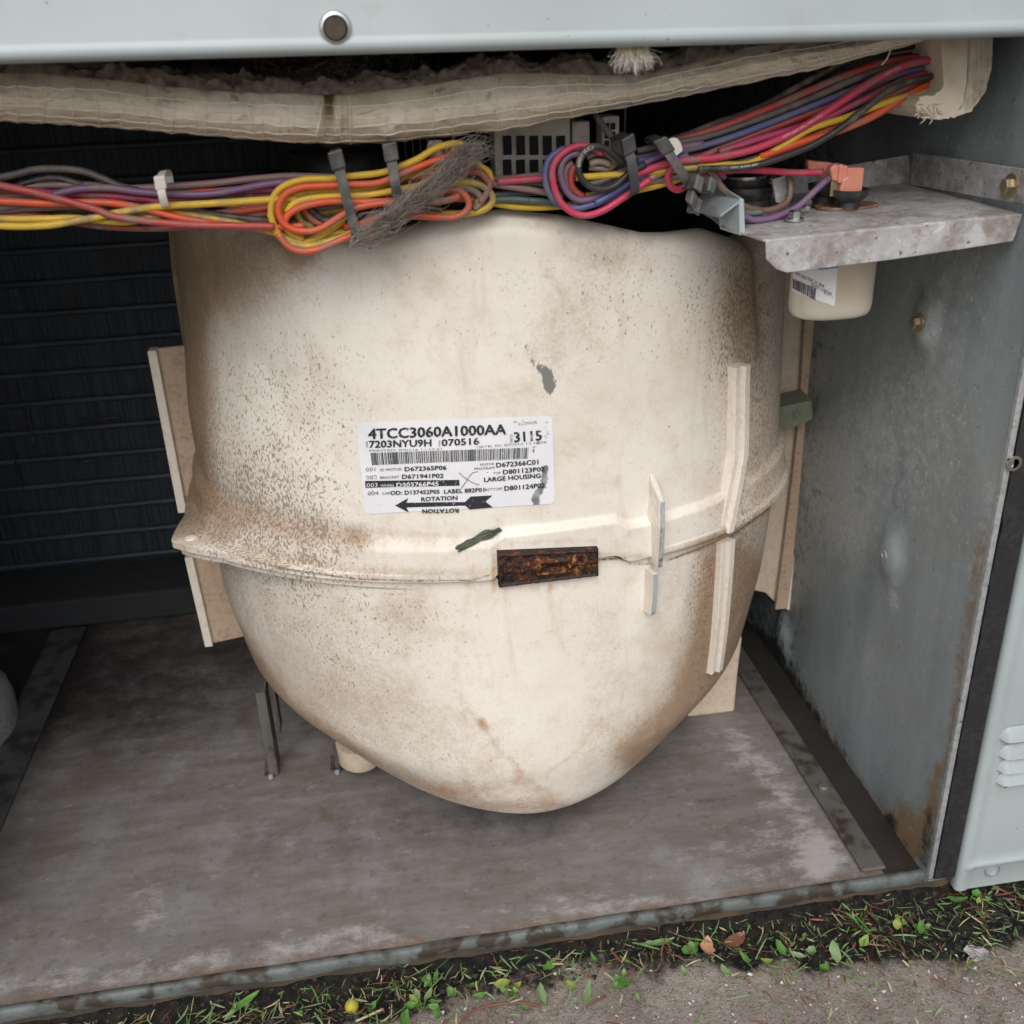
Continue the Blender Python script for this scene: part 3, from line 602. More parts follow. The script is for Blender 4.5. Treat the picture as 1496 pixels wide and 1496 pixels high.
def finedge(pts, prot, parent, w=.0028):
    Q = [hit(*p) for p in pts]; P = [q[0]+surfn(q[1], q[2])*(o+.0003) for q, o in zip(Q, prot)]; N = surfn(Q[0][1], Q[0][2]); V, F = ribbonVF(np.array(P), np.cross([0,0,1], N), w, .0007); mesh('worn_edge', V, F, EDG, parent)
finedge([(953,724),(953,760),(951,817)], [.0107,.0112,.0108], up); finedge([(946,829),(945,870),(944,890)], [.0095,.0085,.0073], low)
# left flanges: upright plates with a lip
def flange(name, corners, y, parent, mat, lip=True):
    P = [onY(*c, y) for c in corners]; o = prism(name, P, (0, .004, 0), mat, parent, .0006)
    if lip:
        a, b = P[0], P[-1]; w = .0058; prism('flange_lip', [a+(-.0004,-.004,0), a+(w,-.004,0), b+(w,-.004,0), b+(-.0004,-.004,0)], (0, .0105, 0), CREAM3, o, .0008)
    return o
flange('left_flange', [(217,511),(290,503),(330,740),(262,747)], .255, blower, CREAM4)
flange('left_flange', [(271,812),(350,812),(380,925),(301,942)], .255, blower, CREAM4)
# rivet on the seam ear
p = onZ(279, 786, SEAM+.0050); lathe('rivet', [(.0038, -.001), (.0036, .0006), (.0014, .0013)], p, WHITEP, up, 18)
# right hand flange and outlet parts
P = [onY(*c, .238) for c in ((1120,395),(1196,395),(1190,470),(1180,620),(1160,780),(1146,880),(1140,887),(1132,880),(1118,866),(1095,862))]
rf = prism('outlet_flange', P, (0, .005, 0), CREAM2, blower, .001)
q = [onY(*c, .238) for c in ((1190,400),(1186,470),(1176,620),(1157,780),(1143,882))]
V, F = ribbonVF(spline(np.array(q), .01)+np.array([-.004,-.006,0]), (1,0,0), .010, .0035); mesh('flange_lip', V, F, CREAM4, rf)
V, F = ribbonVF(spline(np.array(q), .01)+np.array([.0008,-.004,0]), (0,1,0), .012, .0022); mesh('flange_edge', V, F, CREAM3, rf)
P = [onY(*c, .185) for c in ((1030,960),(1086,930),(1079,985),(1074,1040),(1066,1058),(1050,1067),(1030,1070),(1010,1066),(1000,1055))]
prism('outlet_foot', P, (0, .045, 0), CREAM2, low, .003)
p = onZ(527, 1103, .016); lathe('drain_boss', [(.006, .0), (.014, .0008), (.0165, .004), (.017, .02)], (p[0], p[1], .010), CREAM2, low, 24)
# seam clip
CQ = [(725,803),(873,797),(873,838),(727,856)]
def bil(s, t, Q): a = [Q[0][i]*(1-s)+Q[1][i]*s for i in (0,1)]; b = [Q[3][i]*(1-s)+Q[2][i]*s for i in (0,1)]; return a[0]*(1-t)+b[0]*t, a[1]*(1-t)+b[1]*t
V = []; n1, n2 = 92, 34
for i in range(n1):
    for j in range(n2):
        s, t = i/(n1-1), j/(n2-1); Q, a, z = hit(*bil(s, t, CQ)); o = .0040
        if i in (0, n1-1) or j in (0, n2-1): o = -.002
        elif i in (1, n1-2) or j in (1, n2-2): o = .0034
        elif i < 5 or i > n1-6 or j < 4 or j > n2-5: o = .0047
        if .38 < s < .72 and .3 < t < .72: o = .0012 if .42 < s < .69 and .36 < t < .66 else .0058
        o += .0004*mnoise.noise(Vector((s*22, t*8, 0)))+.0005*mnoise.noise(Vector((s*60, t*20, 3))); V.append(Q+surfn(a, z)*o)
mesh('seam_clip', V, grid_faces(n1, n2), RUST, up, True, {'open': [math.sin(math.pi*(i//n2)/(n1-1))**.5*math.sin(math.pi*(i % n2)/(n2-1)) for i in range(n1*n2)]})['label'] = 'heavily rusted dark brown clip over the seam'
# sticker
LO, LS = (500, 590), 4.4
def lp(x, y): return LO[0]+x/LS, LO[1]+y/LS
LQ = [lp(92,118), lp(1348,74), lp(1368,640), lp(146,708)]
V = []; n1, n2 = 72, 36; sm = []; rad = .035
for i in range(n1):
    for j in range(n2):
        s, t = i/(n1-1), j/(n2-1)
        # rounded corners
        w, h = 1256., 575.; xx, yy = s*w, t*h; r = 32; cx = min(max(xx, r), w-r); cy = min(max(yy, r), h-r); d = math.hypot(xx-cx, yy-cy)
        if d > r: xx = cx+(xx-cx)*r/d; yy = cy+(yy-cy)*r/d
        q = bil(xx/w, yy/h, LQ); Q, a, z = hit(*q); V.append(Q+surfn(a, z)*.00045)
        cxp, cyp = (q[0]-LO[0])*LS, (q[1]-LO[1])*LS
        A = lambda P, ww: float(seg(P, ww, np.array([cxp]), np.array([cyp]))[0])
        sm.append(.68*A([(1305,410),(1290,520),(1250,580),(1240,640)], 42)+.50*A([(1230,300),(1330,180),(1300,120),(1080,110)], 45)+.36*A([(780,330),(820,270)], 40))
label = mesh('label', V, grid_faces(n1, n2), PAPER, blower, True, {'smear': sm}); label['label'] = 'white printed sticker with black part numbers, bar code and arrow'
def onlabel(pts, off=.0008):
    out = []
    for x, y in pts: Q, a, z = hit(*lp(x, y)); out.append(Q+surfn(a, z)*off)
    return out
def ltext(body, p0, p1, h, mat=INK, bold=0, off=.0009):
    V, F = tri_text(body); p0, p1 = np.array(p0, float), np.array(p1, float); d = p1-p0; L = np.linalg.norm(d); up_ = np.array([d[1], -d[0]])/L
    pts = [p0+d*v[0]+up_*h*v[1] for v in V]
    mb = MB(); mb.add(onlabel(pts, off), F)
    if bold:
        mb.add(onlabel([q+np.array([bold, 0]) for q in pts], off+.00006), F); mb.add(onlabel([q+np.array([0, bold*.6]) for q in pts], off+.00012), F)
    return mb.build('print', mat, label)
for a in [("4TCC3060A1000AA",(172,220),(1050,190),67,INK,6),("7203NYU9H",(177,277),(572,267),46,INK,4),("070516",(640,266),(878,255),44,INK,4),("3115",(1105,241),(1278,228),66,INK,5),
          ("BLOWER",(1132,134),(1252,124),19,INKF,0),("SER",(170,278),(168,236),14,INKF,0),("PMN",(634,270),(632,232),14,INKF,0),("SEQ",(1094,244),(1091,192),16,INKF,0),
          ("PRINTED: 070516 12:17:21",(178,304),(640,292),13,INKF,0),("SISTR. ID: 070516 12.16.36",(865,282),(1312,248),15,INKF,0),
          ("001",(156,431),(216,428),27,INKF,0),("ID MOTOR",(248,429),(386,424),18,INK,0),("D672365P06",(404,428),(670,418),28,INK,2.5),
          ("MOTOR",(888,395),(976,389),16,INK,0),("PROGRAM",(850,422),(978,414),16,INK,0),("D672366C01",(990,404),(1258,383),31,INK,2.5),
          ("002",(158,483),(228,480),27,INKF,0),("BRACKET",(248,479),(370,474),17,INK,0),("D671941P02",(387,477),(651,470),28,INK,2.5),
          ("-",(930,444),(940,443),20,INK,0),("TOP",(968,450),(1018,446),16,INK,0),("D801123P02",(1033,448),(1298,428),30,INK,2.5),("LARGE HOUSING",(912,497),(1272,470),29,INK,2.5),
          ("004",(168,584),(236,581),27,INKF,0),("CAP",(260,580),(310,577),16,INK,0),("OD: D137452P05",(312,581),(626,572),27,INK,2),("LABEL 882P01",(656,572),(912,560),27,INK,2),
          ("BOTTOM",(918,556),(1026,549),17,INK,0),("D801124P02",(1042,553),(1300,532),30,INK,2.5),("ROTATION",(510,622),(740,612),28,INK,2.5),("ROTATION",(746,667),(516,673),28,INK,2.5)]: ltext(*a)
mb = MB(); mb.add(onlabel([(150,492),(300,490),(450,488),(600,487),(752,485),(755,522),(600,526),(450,529),(300,532),(152,537)]), [(0,1,8,9),(1,2,7,8),(2,3,6,7),(3,4,5,6)]); mb.build('black_bar', INK, label)
for a in [("003",(162,531),(232,528),27,INKW,0,.0011),("WHEEL",(250,529),(340,526),17,INKW,0,.0011),("D303766P45",(352,530),(620,520),28,INKW,2,.0011)]: ltext(*a)
mb = MB(); x = 0
while x < 1:
    w = random.choice([.0022,.0022,.0045,.0045,.0068]); q = []
    for s, t in ((x,0),(x+w,0),(x+w,1),(x,1)):
        q.append(((185+1015*s)*(1-t)+(195+1000*s)*t, (312-34*s)*(1-t)+(391-42*s)*t))
    mb.add(onlabel(q), [(0,3,2,1)]); x += w+random.choice([.0022,.0026,.0045,.0060])
mb.build('bar_code', INK, label)
AR = [(342,650),(425,602),(415,632),(600,629),(790,627),(825,592),(965,585),(920,625),(968,662),(820,675),(790,650),(600,657),(415,662),(430,695)]
mb = MB(); mb.add(onlabel(AR), [(0,2,1),(0,12,2),(0,13,12),(2,12,11,3),(3,11,10,4),(4,10,9,5),(5,9,7,6),(7,9,8)]); mb.build('rotation_arrow', INK, label)
mb = MB()
for L_ in ([(750,438),(800,480),(850,508),(882,516)], [(872,432),(835,442),(800,490),(766,540)]):
    Q = np.array(onlabel(L_, .0008)); V, F, U = tubeVF(spline(Q, .001), .00018, 4); mb.add(V, F)
mb.build('pen_cross', PENM, label)

# sprig stuck on the housing
sp = empty('plant_sprig', hit(700, 785)[0], 'dark green dried sprig stuck to the housing below the sticker', 'sprig')
for k in range(17):
    j = rng.normal(size=4)*3; q = [(672+j[0]*1.5, 799+j[1]*.9), (690+j[2], 789+j[1]*.6), (712+j[2], 782+j[3]*.7), (731+j[0]*.6, 772+j[3]*.6)]
    if k > 14: q = [(690, 786), (708, 774+k-15), (722, 772), (733, 771)]
    P = []
    for w in q: Q, a, z = hit(*w); P.append(Q+surfn(a, z)*(.0011+.0010*abs(rng.normal())))
    tube('stem', spline(P, .002), np.linspace(.0007, .0004, len(spline(P, .002))), SPRIG, sp, 5)

# support legs under the housing
def leg(px1, h, wd):
    b = onZ(*px1, .0010); mb = MB()
    for x0, x1, y0, y1, z0, z1 in ((0, wd, 0, .0016, 0, h), (wd, wd+.0014, .0004, .020, 0, h), (-.004, wd, .0017, .018, 0, .0014), (wd+.005, wd+.0066, .012, .026, .03, h)): mb.add(*boxVF(b[0]+x0, b[0]+x1, b[1]+y0, b[1]+y1, b[2]+z0, b[2]+z1))
    o = mb.build('support_leg', RAILM, blower); lathe('foot_bolt', [(.0022, 0), (.0020, .0024), (.001, .003)], (b[0]+.001, b[1]-.0022, b[2]), GALV, o, 12)
leg((394,1134), .075, .0052); leg((491,1127), .05, .0030)
# green bracket between housing and wall
P = [onY(*c, .205) for c in ((1128,598),(1186,585),(1188,612),(1128,640))]
gb = empty('green_bracket', P[0], 'olive green steel bracket between housing and side wall', 'bracket')
prism('bracket_plate', P, (0, .002, 0), GREEN, gb, .0005); prism('bracket_top', [P[0]+(0,.002,0), P[1]+(0,.002,0), P[1]+(0,.02,.002), P[0]+(0,.02,.002)], (0, 0, -.0015), GREEN, gb)
p = onY(1163, 606, .2045); hexbolt('bracket_bolt', p, .0020, .0022, GREEN, gb, 'y', -1)

# ================================================================== CAPACITOR SHELF
sh = empty('capacitor_shelf', (.25, .07, .40), 'spotted galvanised shelf bracket fixed to the right side wall', 'shelf')
TZ0 = .4075; SY = .014
A, B = onY(1116, 350, SY), onY(1494, 311, SY)
def sheet(name, poly, d, mat): return prism(name, poly, d, mat, sh, .0005)
tz = lambda x: A[2]+(B[2]-A[2])*(x-A[0])/(B[0]-A[0])
pl = [(A[0],SY),(WX-.001,SY),(WX-.001,.135),(A[0]+.005,.135),(A[0]-.006,.055)]
sheet('shelf_top', [np.array([x, y, tz(x)]) for x, y in pl], (0, 0, -.0013), TRAYM)
P = [onY(*c, SY) for c in ((1117,350),(1300,332),(1400,322),(1500,311),(1497,318),(1478,352),(1400,364),(1300,379),(1148,398),(1133,393),(1118,378))]
P = [np.array([min(p[0], WX-.0008), p[1]-.0014, p[2]]) for p in P]; sheet('shelf_front', P, (0, .0013, 0), TRAYM)
P = [onY(*c, .125) for c in ((1120,262),(1329,226),(1331,285),(1120,300))]; sheet('shelf_back', P, (0, .0013, 0), TRAYM)
P = [onX(*c, WX-.004) for c in ((1334,223),(1496,247),(1500,300),(1330,270))]; sheet('shelf_side', P, (.0013, 0, 0), TRAYM)
p = onZ(1160, 322, tz(.2)+.001); hexbolt('shelf_screw', p, .0032, .005, CHROME, sh); p = onZ(1178, 304, tz(.2)+.001); hexbolt('shelf_screw', p, .0032, .005, CHROME, sh)
# capacitor
cb = onY(1213, 455, .055); CX = (onY(1157, 430, .055)[0]+onY(1270, 430, .055)[0])/2; CW = (onY(1270, 430, .055)[0]-onY(1157, 430, .055)[0])/2; CY = .055+.0
cap = empty('run_capacitor', (CX, CY, cb[2]), 'oval white metal capacitor hanging under the galvanised shelf', 'capacitor')
zb_, zt_ = cb[2]-.0015, tz(CX)-.002
def oval(a, r): c, s = math.cos(a), math.sin(a); return CX+r*CW*math.copysign(abs(c)**.8, c), CY+r*CW*.66*math.copysign(abs(s)**.8, s)
def ovalrings(prof, k=48): return [(*oval(2*math.pi*j/k, r), z) for r, z in prof for j in range(k)]
pr = [(.02, zb_), (.82, zb_), (.92, zb_+.0008), (.975, zb_+.0026), (1, zb_+.006), (1, zt_)]
mesh('can', ovalrings(pr), grid_faces(len(pr), 48, True), CAN, cap, True)
def capz(py): return onY(1213, py, CY-CW*.6)[2]
def cappt(px, py, off=.0003):                      # point on the oval can seen at a photo pixel
    d = ray(px, py); t = np.linspace(.4, .8, 1601); Q = CAM+t[:, None]*d
    f = (np.abs((Q[:, 0]-CX)/CW)**2.5+np.abs((Q[:, 1]-CY)/(CW*.66))**2.5)-1; k = np.argmax(f < 0) if (f < 0).any() else np.argmin(f); P = Q[k]; n = np.array([(P[0]-CX)/CW**2, (P[1]-CY)/(CW*.66)**2, 0]); return P+n/np.linalg.norm(n)*off
V = []; n1, n2 = 16, 8; C4 = [(1160,392),(1224,386),(1219,447),(1158,425)]
for i in range(n1):
    for j in range(n2): V.append(cappt(*bil(i/(n1-1), j/(n2-1), C4)))
cl = mesh('label', V, grid_faces(n1, n2), PAPER, cap, True, {'smear': [0]*len(V)})
V = [cappt(*bil(i/7, j, [(1200,387),(1224,385),(1224,391),(1196,394)]), .0006) for i in range(8) for j in (0, 1)]; mesh('blue_band', V, grid_faces(8, 2), BLUEI, cl)
def ctext(body, p0, p1, h, mat=INK):
    V, F = tri_text(body); p0, p1 = np.array(p0, float), np.array(p1, float); d = p1-p0; up_ = np.array([d[1], -d[0]])/np.linalg.norm(d); mesh('print', [cappt(*(p0+d*v[0]+up_*h*v[1]), .0006) for v in V], F, mat, cl)
ctext('MPX ELECTRIC XC 8646', (1162,401), (1203,420), 5); ctext('20431200', (1184,417), (1207,428), 5); ctext('130', (1204,430), (1214,432), 6)
mb = MB(); x = 0
while x < 1:
    w = random.choice([.02,.03,.045]); q = [(1160+32*x, 407+14*x), (1160+32*(x+w), 407+14*(x+w)), (1159.5+31*(x+w), 421+17*(x+w)), (1159.5+31*x, 421+17*x)]; mb.add([cappt(*p, .0006) for p in q], [(0,3,2,1)]); x += w+random.choice([.02,.03])
mb.build('bar_code', INK, cl)
rc = onZ(1237, 302, tz(CX)+.0006)
lathe('rusty_rim', [(.0165, -.001), (.0172, .0006), (.0160, .0012), (.0130, .0006), (.003, .0004)], (rc[0], rc[1], tz(CX)+.0008), RUSTR, cap, 40, sx=1, sy=.72)
def cup(px, py):
    p = onZ(px, py, tz(CX)+.002); z0 = tz(CX)+.0012
    lathe('terminal_cup', [(.0052, 0), (.0054, .0035), (.0085, .0062), (.0092, .0072), (.0094, .0098), (.0086, .0098), (.0080, .0078), (.003, .0070)], (p[0], p[1], z0), BLACKP, cap, 32); return p[0], p[1], z0
c1 = cup(1240, 302); c2 = cup(1205, 294)
lathe('terminal_cup', [(.0050, 0), (.0050, .008), (.0040, .009)], (c2[0]+.012, c2[1]+.008, c2[2]), BLACKP, cap, 20)
def boot(pts, y, dep): o = prism('terminal_boot', [onY(*q, y) for q in pts], (0, dep, 0), BOOT, cap, .0010); return o
by = c1[1]-.003
boot([(1238,245),(1264,245),(1259,286),(1226,286),(1231,262),(1238,258)], by, .0065)
boot([(1213,246),(1219,240),(1240,242),(1238,262),(1231,267),(1216,264)], by+.0005, .0055)
boot([(1226,241),(1233,239),(1232,268),(1224,268)], by-.0006, .008)
boot([(1194,236),(1217,238),(1214,262),(1196,258)], by+.012, .006); boot([(1180,234),(1196,236),(1196,250),(1182,250)], by+.012, .005)
p1, p2 = onY(1222,270,by+.003), onY(1226,286,by+.003); mesh('terminal_blade', *boxVF(p1[0]-.003, p1[0]+.001, p1[1], p1[1]+.001, p2[2], p1[2]+.006), BRASS, cap)
# channel and grommet stack beside the shelf
ch = empty('support_channel', onY(1060, 320, .05), 'pale blue grey folded metal channel end beside the shelf', 'channel')
P = [onY(*c, .040) for c in ((1056,314),(1085,292),(1085,342),(1062,334))]
P = [onY(1052,314,.042), onY(1083,291,.036), onY(1026,281,.085), onY(1008,305,.088)]; prism('channel_top', P, (0,0,-.0014), CHAN, ch, .0005)
P = [onY(1084,290,.036), onY(1085,344,.036), onY(1056,335,.060), onY(1053,316,.060)]; prism('channel_web', P, (-.0014,.0004,0), CHAN, ch, .0004)
P = [onY(1083,291,.036), onY(1085,343,.036), onY(1085,343,.036)+np.array([0,.06,0]), onY(1083,291,.036)+np.array([0,.06,.004])]; prism('channel_side', P, (.0014,0,0), CHAN, ch, .0004)
gp = onZ(1098, 312, tz(.2)); gk = empty('rubber_bushing', gp, 'black ribbed rubber bushing with a metal cap on the shelf', 'bushing')
gx = gp+np.array([0,.014,0])
lathe('bushing_body', [(.0150, 0), (.0150, .006), (.0140, .0065), (.0152, .0075), (.0158, .010), (.0152, .0125), (.0135, .0135), (.0140, .0145), (.0138, .0165)], gx, BLACKP, gk, 36)
lathe('metal_cap', [(.0118, 0), (.0118, .0015), (.009, .0022), (.002, .0024)], gx+np.array([0,0,.0166]), CHROME, gk, 30)
P = [onY(*c, .075) for c in ((1128,262),(1150,256),(1152,300),(1134,296))]; prism('galvanised_clip', P, (0,.002,0), TRAYM, gk, .0004)

# ================================================================== THINGS IN THE DARK BEHIND
tb = empty('terminal_board', onY(780, 250, .13), 'cream plastic terminal board with dark slots behind the wires', 'terminal board')
def rect(p0, p1, y0, y1, name, mat, par, bw=0):
    a, b = onY(*p0, y0), onY(*p1, y0); return box(name, min(a[0], b[0]), max(a[0], b[0]), y0, y1, min(a[2], b[2]), max(a[2], b[2]), mat, par, bw)
rect((720,168),(834,262), .130, .148, 'board', WHITEP, tb, .001); rect((836,178),(862,222), .132, .148, 'board', WHITEP, tb, .001); rect((880,170),(905,222), .132, .148, 'board', WHITEP, tb, .001)
for r, (a, b) in enumerate(((199,226),(234,258))):
    for k in range(5): x = 735+k*19.5; rect((x, a), (x+13, b), .1285, .132, 'slot', DARK, tb)
for k in range(2):
    for r in range(3): rect((884+k*9, 180+r*13), (890+k*9, 189+r*13), .1305, .134, 'slot', DARK, tb)
hc = empty('slatted_relay', onY(605, 240, .2), 'grey slatted relay block behind the yellow and orange wire loop', 'relay')
for k in range(6): rect((580+k*11, 198), (584+k*11, 245), .20, .212, 'slat', GALV, hc)
rect((574,196),(646,250), .213, .23, 'body', DARK, hc)
mo = empty('blower_motor', (onY(500, 235, .22)), 'black rounded motor top behind the left wire loop', 'motor')
p = onY(505, 250, .22); lathe('motor_can', [(.036, -.012), (.036, .008), (.033, .013), (.020, .016), (.018, .022), (.004, .023)], p, BLACKP, mo, 40)
p = onY(300, 255, .40); 

# ================================================================== INSULATION
def ip(tab, x): return np.interp(x, [a for a, _ in tab], [b for _, b in tab])
LOWE = [(-400,150),(-200,160),(0,178),(100,183),(200,190),(350,203),(430,209),(490,211),(560,209),(620,204),(740,190),(900,160),(1050,131),(1200,100),(1345,62),(1420,40)]
UPE = [(-400,95),(-200,98),(0,105),(60,106),(150,114),(220,122),(300,130),(380,134),(430,134),(470,137),(500,136),(560,130),(640,120),(700,110),(740,105),(800,105),(870,108),(930,107),(990,95),(1040,82),(1090,68),(1160,58),(1345,40),(1420,30)]
ins = empty('insulation_blanket', onY(490, 170, .05), 'sagging foil faced insulation blanket with torn dusty upper edge under the top panel', 'insulation')
NXI, NJ = 520, 34; XI = np.linspace(-330, 1400, NXI)
_k = np.hanning(11); _k /= _k.sum(); lowe = np.convolve(np.pad(ip(LOWE, XI), 5, 'edge'), _k, 'valid'); upe = ip(UPE, XI)
G = np.zeros((NXI, NJ, 3)); sil = []; stn = []
for i, X in enumerate(XI):
    fold = 1-.55*math.exp(-((X-490)/26)**2)
    for j in range(NJ):
        t = j/(NJ-1)
        if t < .72:
            q = t/.72; py = upe[i]+(lowe[i]-upe[i])*(1-(1-q)**1.5*1.0); y = .050-.011*math.sin(math.pi*min(1, q*.95+.05))*fold+.012*q*q
            P = onY(X, py, y); P = P+np.array([0, .0016*mnoise.noise(Vector((X*.022, q*2.2, 1)))+.0009*mnoise.noise(Vector((X*.06, q*5, 4)))+.0005*mnoise.noise(Vector((X*.16, q*9, 8))), .0008*mnoise.noise(Vector((X*.05, q*4, 9)))])
        else:
            q = (t-.72)/.28; P = onY(X, lowe[i], .064); P = P+np.array([0, .06*q, .012*q+.004*math.sin(q*3)])
        P = P+np.array([0, .010*math.exp(-((X-480)/6)**2)*math.exp(-(max(0, t-.05)/.35)**2)+.004*math.exp(-((X-505)/5)**2)*math.exp(-((t-.3)/.25)**2), 0]); G[i, j] = P; sil.append(.34*math.exp(-((X-150)/170)**2)*(.3+t)+.16*math.exp(-((X-800)/240)**2)); stn.append(.30*math.exp(-((t-.70)/.10)**2)+.42*math.exp(-((X-500)/40)**2)+.5*math.exp(-((X-480)/7)**2)*math.exp(-(t/.4)**2)+.22*math.exp(-((X-890)/25)**2)+.2*math.exp(-(t/.08)**2))  # stains, plus the fold's shade painted dark at its crease
mesh('foil_facing', G.reshape(-1, 3), grid_faces(NXI, NJ), FOIL, ins, True, {'silver': sil, 'stain_fold_shade': stn})
def gpt(fi, fj):
    fi = min(max(fi, 0), NXI-1.001); fj = min(max(fj, 0), NJ-1.001); i, j = int(fi), int(fj); a, b = fi-i, fj-j
    P = G[i, j]*(1-a)*(1-b)+G[i+1, j]*a*(1-b)+G[i, j+1]*(1-a)*b+G[i+1, j+1]*a*b; return P+np.array([0, -.0003, 0])
mb = MB()
for fj in (4.5, 8.6, 12.5, 16.5, 20.5):
    ph = rng.random()*9; P = [gpt(i, fj+.9*mnoise.noise(Vector((i*.05, ph, 0)))) for i in np.arange(2, NXI-2, 2.)]; V, F, U = tubeVF(np.array(P), .0003, 4); mb.add(V, F)
x = 3.
while x < NXI-6:
    sl = rng.normal()*2.6+(2.6 if XI[int(x)] > 520 else -1.2); P = [gpt(x+sl*(j/24-.5)+.5*mnoise.noise(Vector((j*.3, x, 0))), j) for j in range(1, 25)]; V, F, U = tubeVF(np.array(P), .0003, 4); mb.add(V, F); x += 12+rng.normal()*2
    if rng.random() < .3:
        x2 = x-5; P = [gpt(x2+5.5*(j/24-.5), j) for j in range(3, 20)]; V, F, U = tubeVF(np.array(P), .00028, 4); mb.add(V, F)
mb.build('scrim_threads', SCRIM, ins)['kind'] = 'stuff'
# torn fibrous edge: layered ragged strips lying back from the facing's top edge
def ragged(name, x0, x1, rise, y0, y1, mat, seed, lift=0, amp=1.):
    n = int((x1-x0)/3.2); m_ = 9; V = []
    for i in range(n):
        X = x0+(x1-x0)*i/(n-1); B = onY(X, ip(UPE, X)+1.5-lift, y0); e = min(1, min(i, n-1-i)/14)
        h = rise*e*(.75+.45*mnoise.fractal(Vector((X*.012, seed, 0)), .7, 2.2, 5)*amp)
        for j in range(m_):
            t = j/(m_-1); V.append(B+np.array([.0008*mnoise.noise(Vector((X*.2, j, seed))), (y1-y0)*t+.003*mnoise.noise(Vector((X*.08, t*3, seed+3))), h*math.sin(t*2.2)+.0013*t*mnoise.fractal(Vector((X*.10, t*3, seed+7)), .6, 2, 4)]))
    return mesh(name, V, grid_faces(n, m_), mat, ins, True)
ragged('fibre_layer', -300, 1160, .0070, .0455, .0500, BATT, 1, 0, 1.5); ragged('fibre_layer', -300, 1140, .0095, .0515, .0570, BATTB, 21, 0, 1.7); ragged('fibre_layer', -300, 1180, .0075, .058, .095, BATT, 31); ragged('fibre_layer', 120, 520, .012, .050, .10, BATT, 4, 0, 1.2); ragged('fibre_layer', 520, 1120, .0045, .054, .10, BATTB, 8, 1.0)
ragged('fibre_layer', 100, 430, .022, .085, .14, BATTB, 12, 3, 1.4)
mb = MB()
def hair(P, w): 
    V, F, U = tubeVF(np.asarray(P), np.linspace(w*.7, w*.25, len(P)), 3, False); mb.add(V, F)
for k in range(700):
    X = rng.uniform(-250, 1150) if rng.random() < .5 else rng.uniform(180, 760); b = onY(X, ip(UPE, X)-rng.random()*4, rng.uniform(.048, .09)); d = rng.normal(size=3)*np.array([1, .5, .55]); d[2] = abs(d[2])*.8; L = rng.uniform(.003, .009)
    d = d/np.linalg.norm(d)*L; c = rng.normal(size=3)*L*.25; hair(spline([b, b+d*.5+c, b+d], L/5), .00016)
for k in range(240):                                   # loose hanging strands in the gap
    X = rng.normal(520, 60); b = onY(X, rng.uniform(85, 118), rng.uniform(.06, .10)); d = rng.normal(size=3)*np.array([.010,.004,.008]); c = rng.normal(size=3)*.003; hair(spline([b, b+d*.5+c, b+d], .002), .00016)
mb.build('loose_fibres', LINT, ins)['kind'] = 'stuff'
p = [onY(*q, .03) for q in ((1288,95),(1296,85),(1302,70),(1304,55))]; tube('loose_thread', spline(p, .001), .0003, SCRIM, ins, 5)
# right insulation block where the wires enter
rb = empty('insulation_block', onY(1400, 100, .05), 'cream rounded insulation block at the upper right, where the wires enter', 'insulation')
P = [(1374,30),(1376,80),(1379,128),(1366,138),(1345,142),(1338,152),(1341,163),(1354,168),(1362,176),(1376,174),(1394,172),(1408,150),(1413,110),(1416,30)]
def rough_poly(P, y, amp, sd):
    out = []
    for a, b in zip(P, P[1:]+P[:1]):
        n = max(1, int(math.hypot(b[0]-a[0], b[1]-a[1])/4))
        for i in range(n):
            t = i/n; X, Yp = a[0]+(b[0]-a[0])*t, a[1]+(b[1]-a[1])*t; k_ = amp*(1 if Yp > 120 else .3); out.append(onY(X+k_*mnoise.noise(Vector((X*.2, Yp*.2, sd))), Yp+k_*mnoise.noise(Vector((X*.2, Yp*.2, sd+5))), y))
    return out
prism('block_face', rough_poly(P, .040, 3.2, 1), (0, .05, 0), INSUL, rb, .0008)
P = [(1416.5,30),(1413.5,112),(1408.5,150),(1394.5,172.5),(1420,162),(1440,135),(1449,100),(1453,30)]
prism('ribbed_side', rough_poly(P, .0415, 2.0, 9), (0, .055, 0), INSULR, rb, .0008)
mb = MB()
for k in range(26):
    X = 1416+k*1.38; yb = np.interp(X, [1416,1420,1440,1449,1453], [163,160,132,98,60])-2; a_, b_ = onY(X+.6*rng.normal(), 40, .0411), onY(X+.6*rng.normal()-(3 if k < 12 else 0), yb, .0411); V, F, U = tubeVF(spline([a_, (a_+b_)/2+rng.normal(size=3)*.0002, b_], .004), .00022+.00015*rng.random(), 4); mb.add(V, F)
mb.build('facing_ribs', INSULR, rb)['kind'] = 'stuff'
# torn wisps at the block's lower left
mb = MB()
for k in range(36):
    b = onY(rng.uniform(1339, 1372), rng.uniform(150, 174), .0395); d = np.array([rng.normal()*.002, -.001, -abs(rng.normal())*.0018]); V, F, U = tubeVF(np.array([b, b+d*.6, b+d+rng.normal(size=3)*.0004]), np.array([.0004,.0003,.0001]), 3, False); mb.add(V, F)
mb.build('torn_wisps', INSUL, rb)['kind'] = 'stuff'
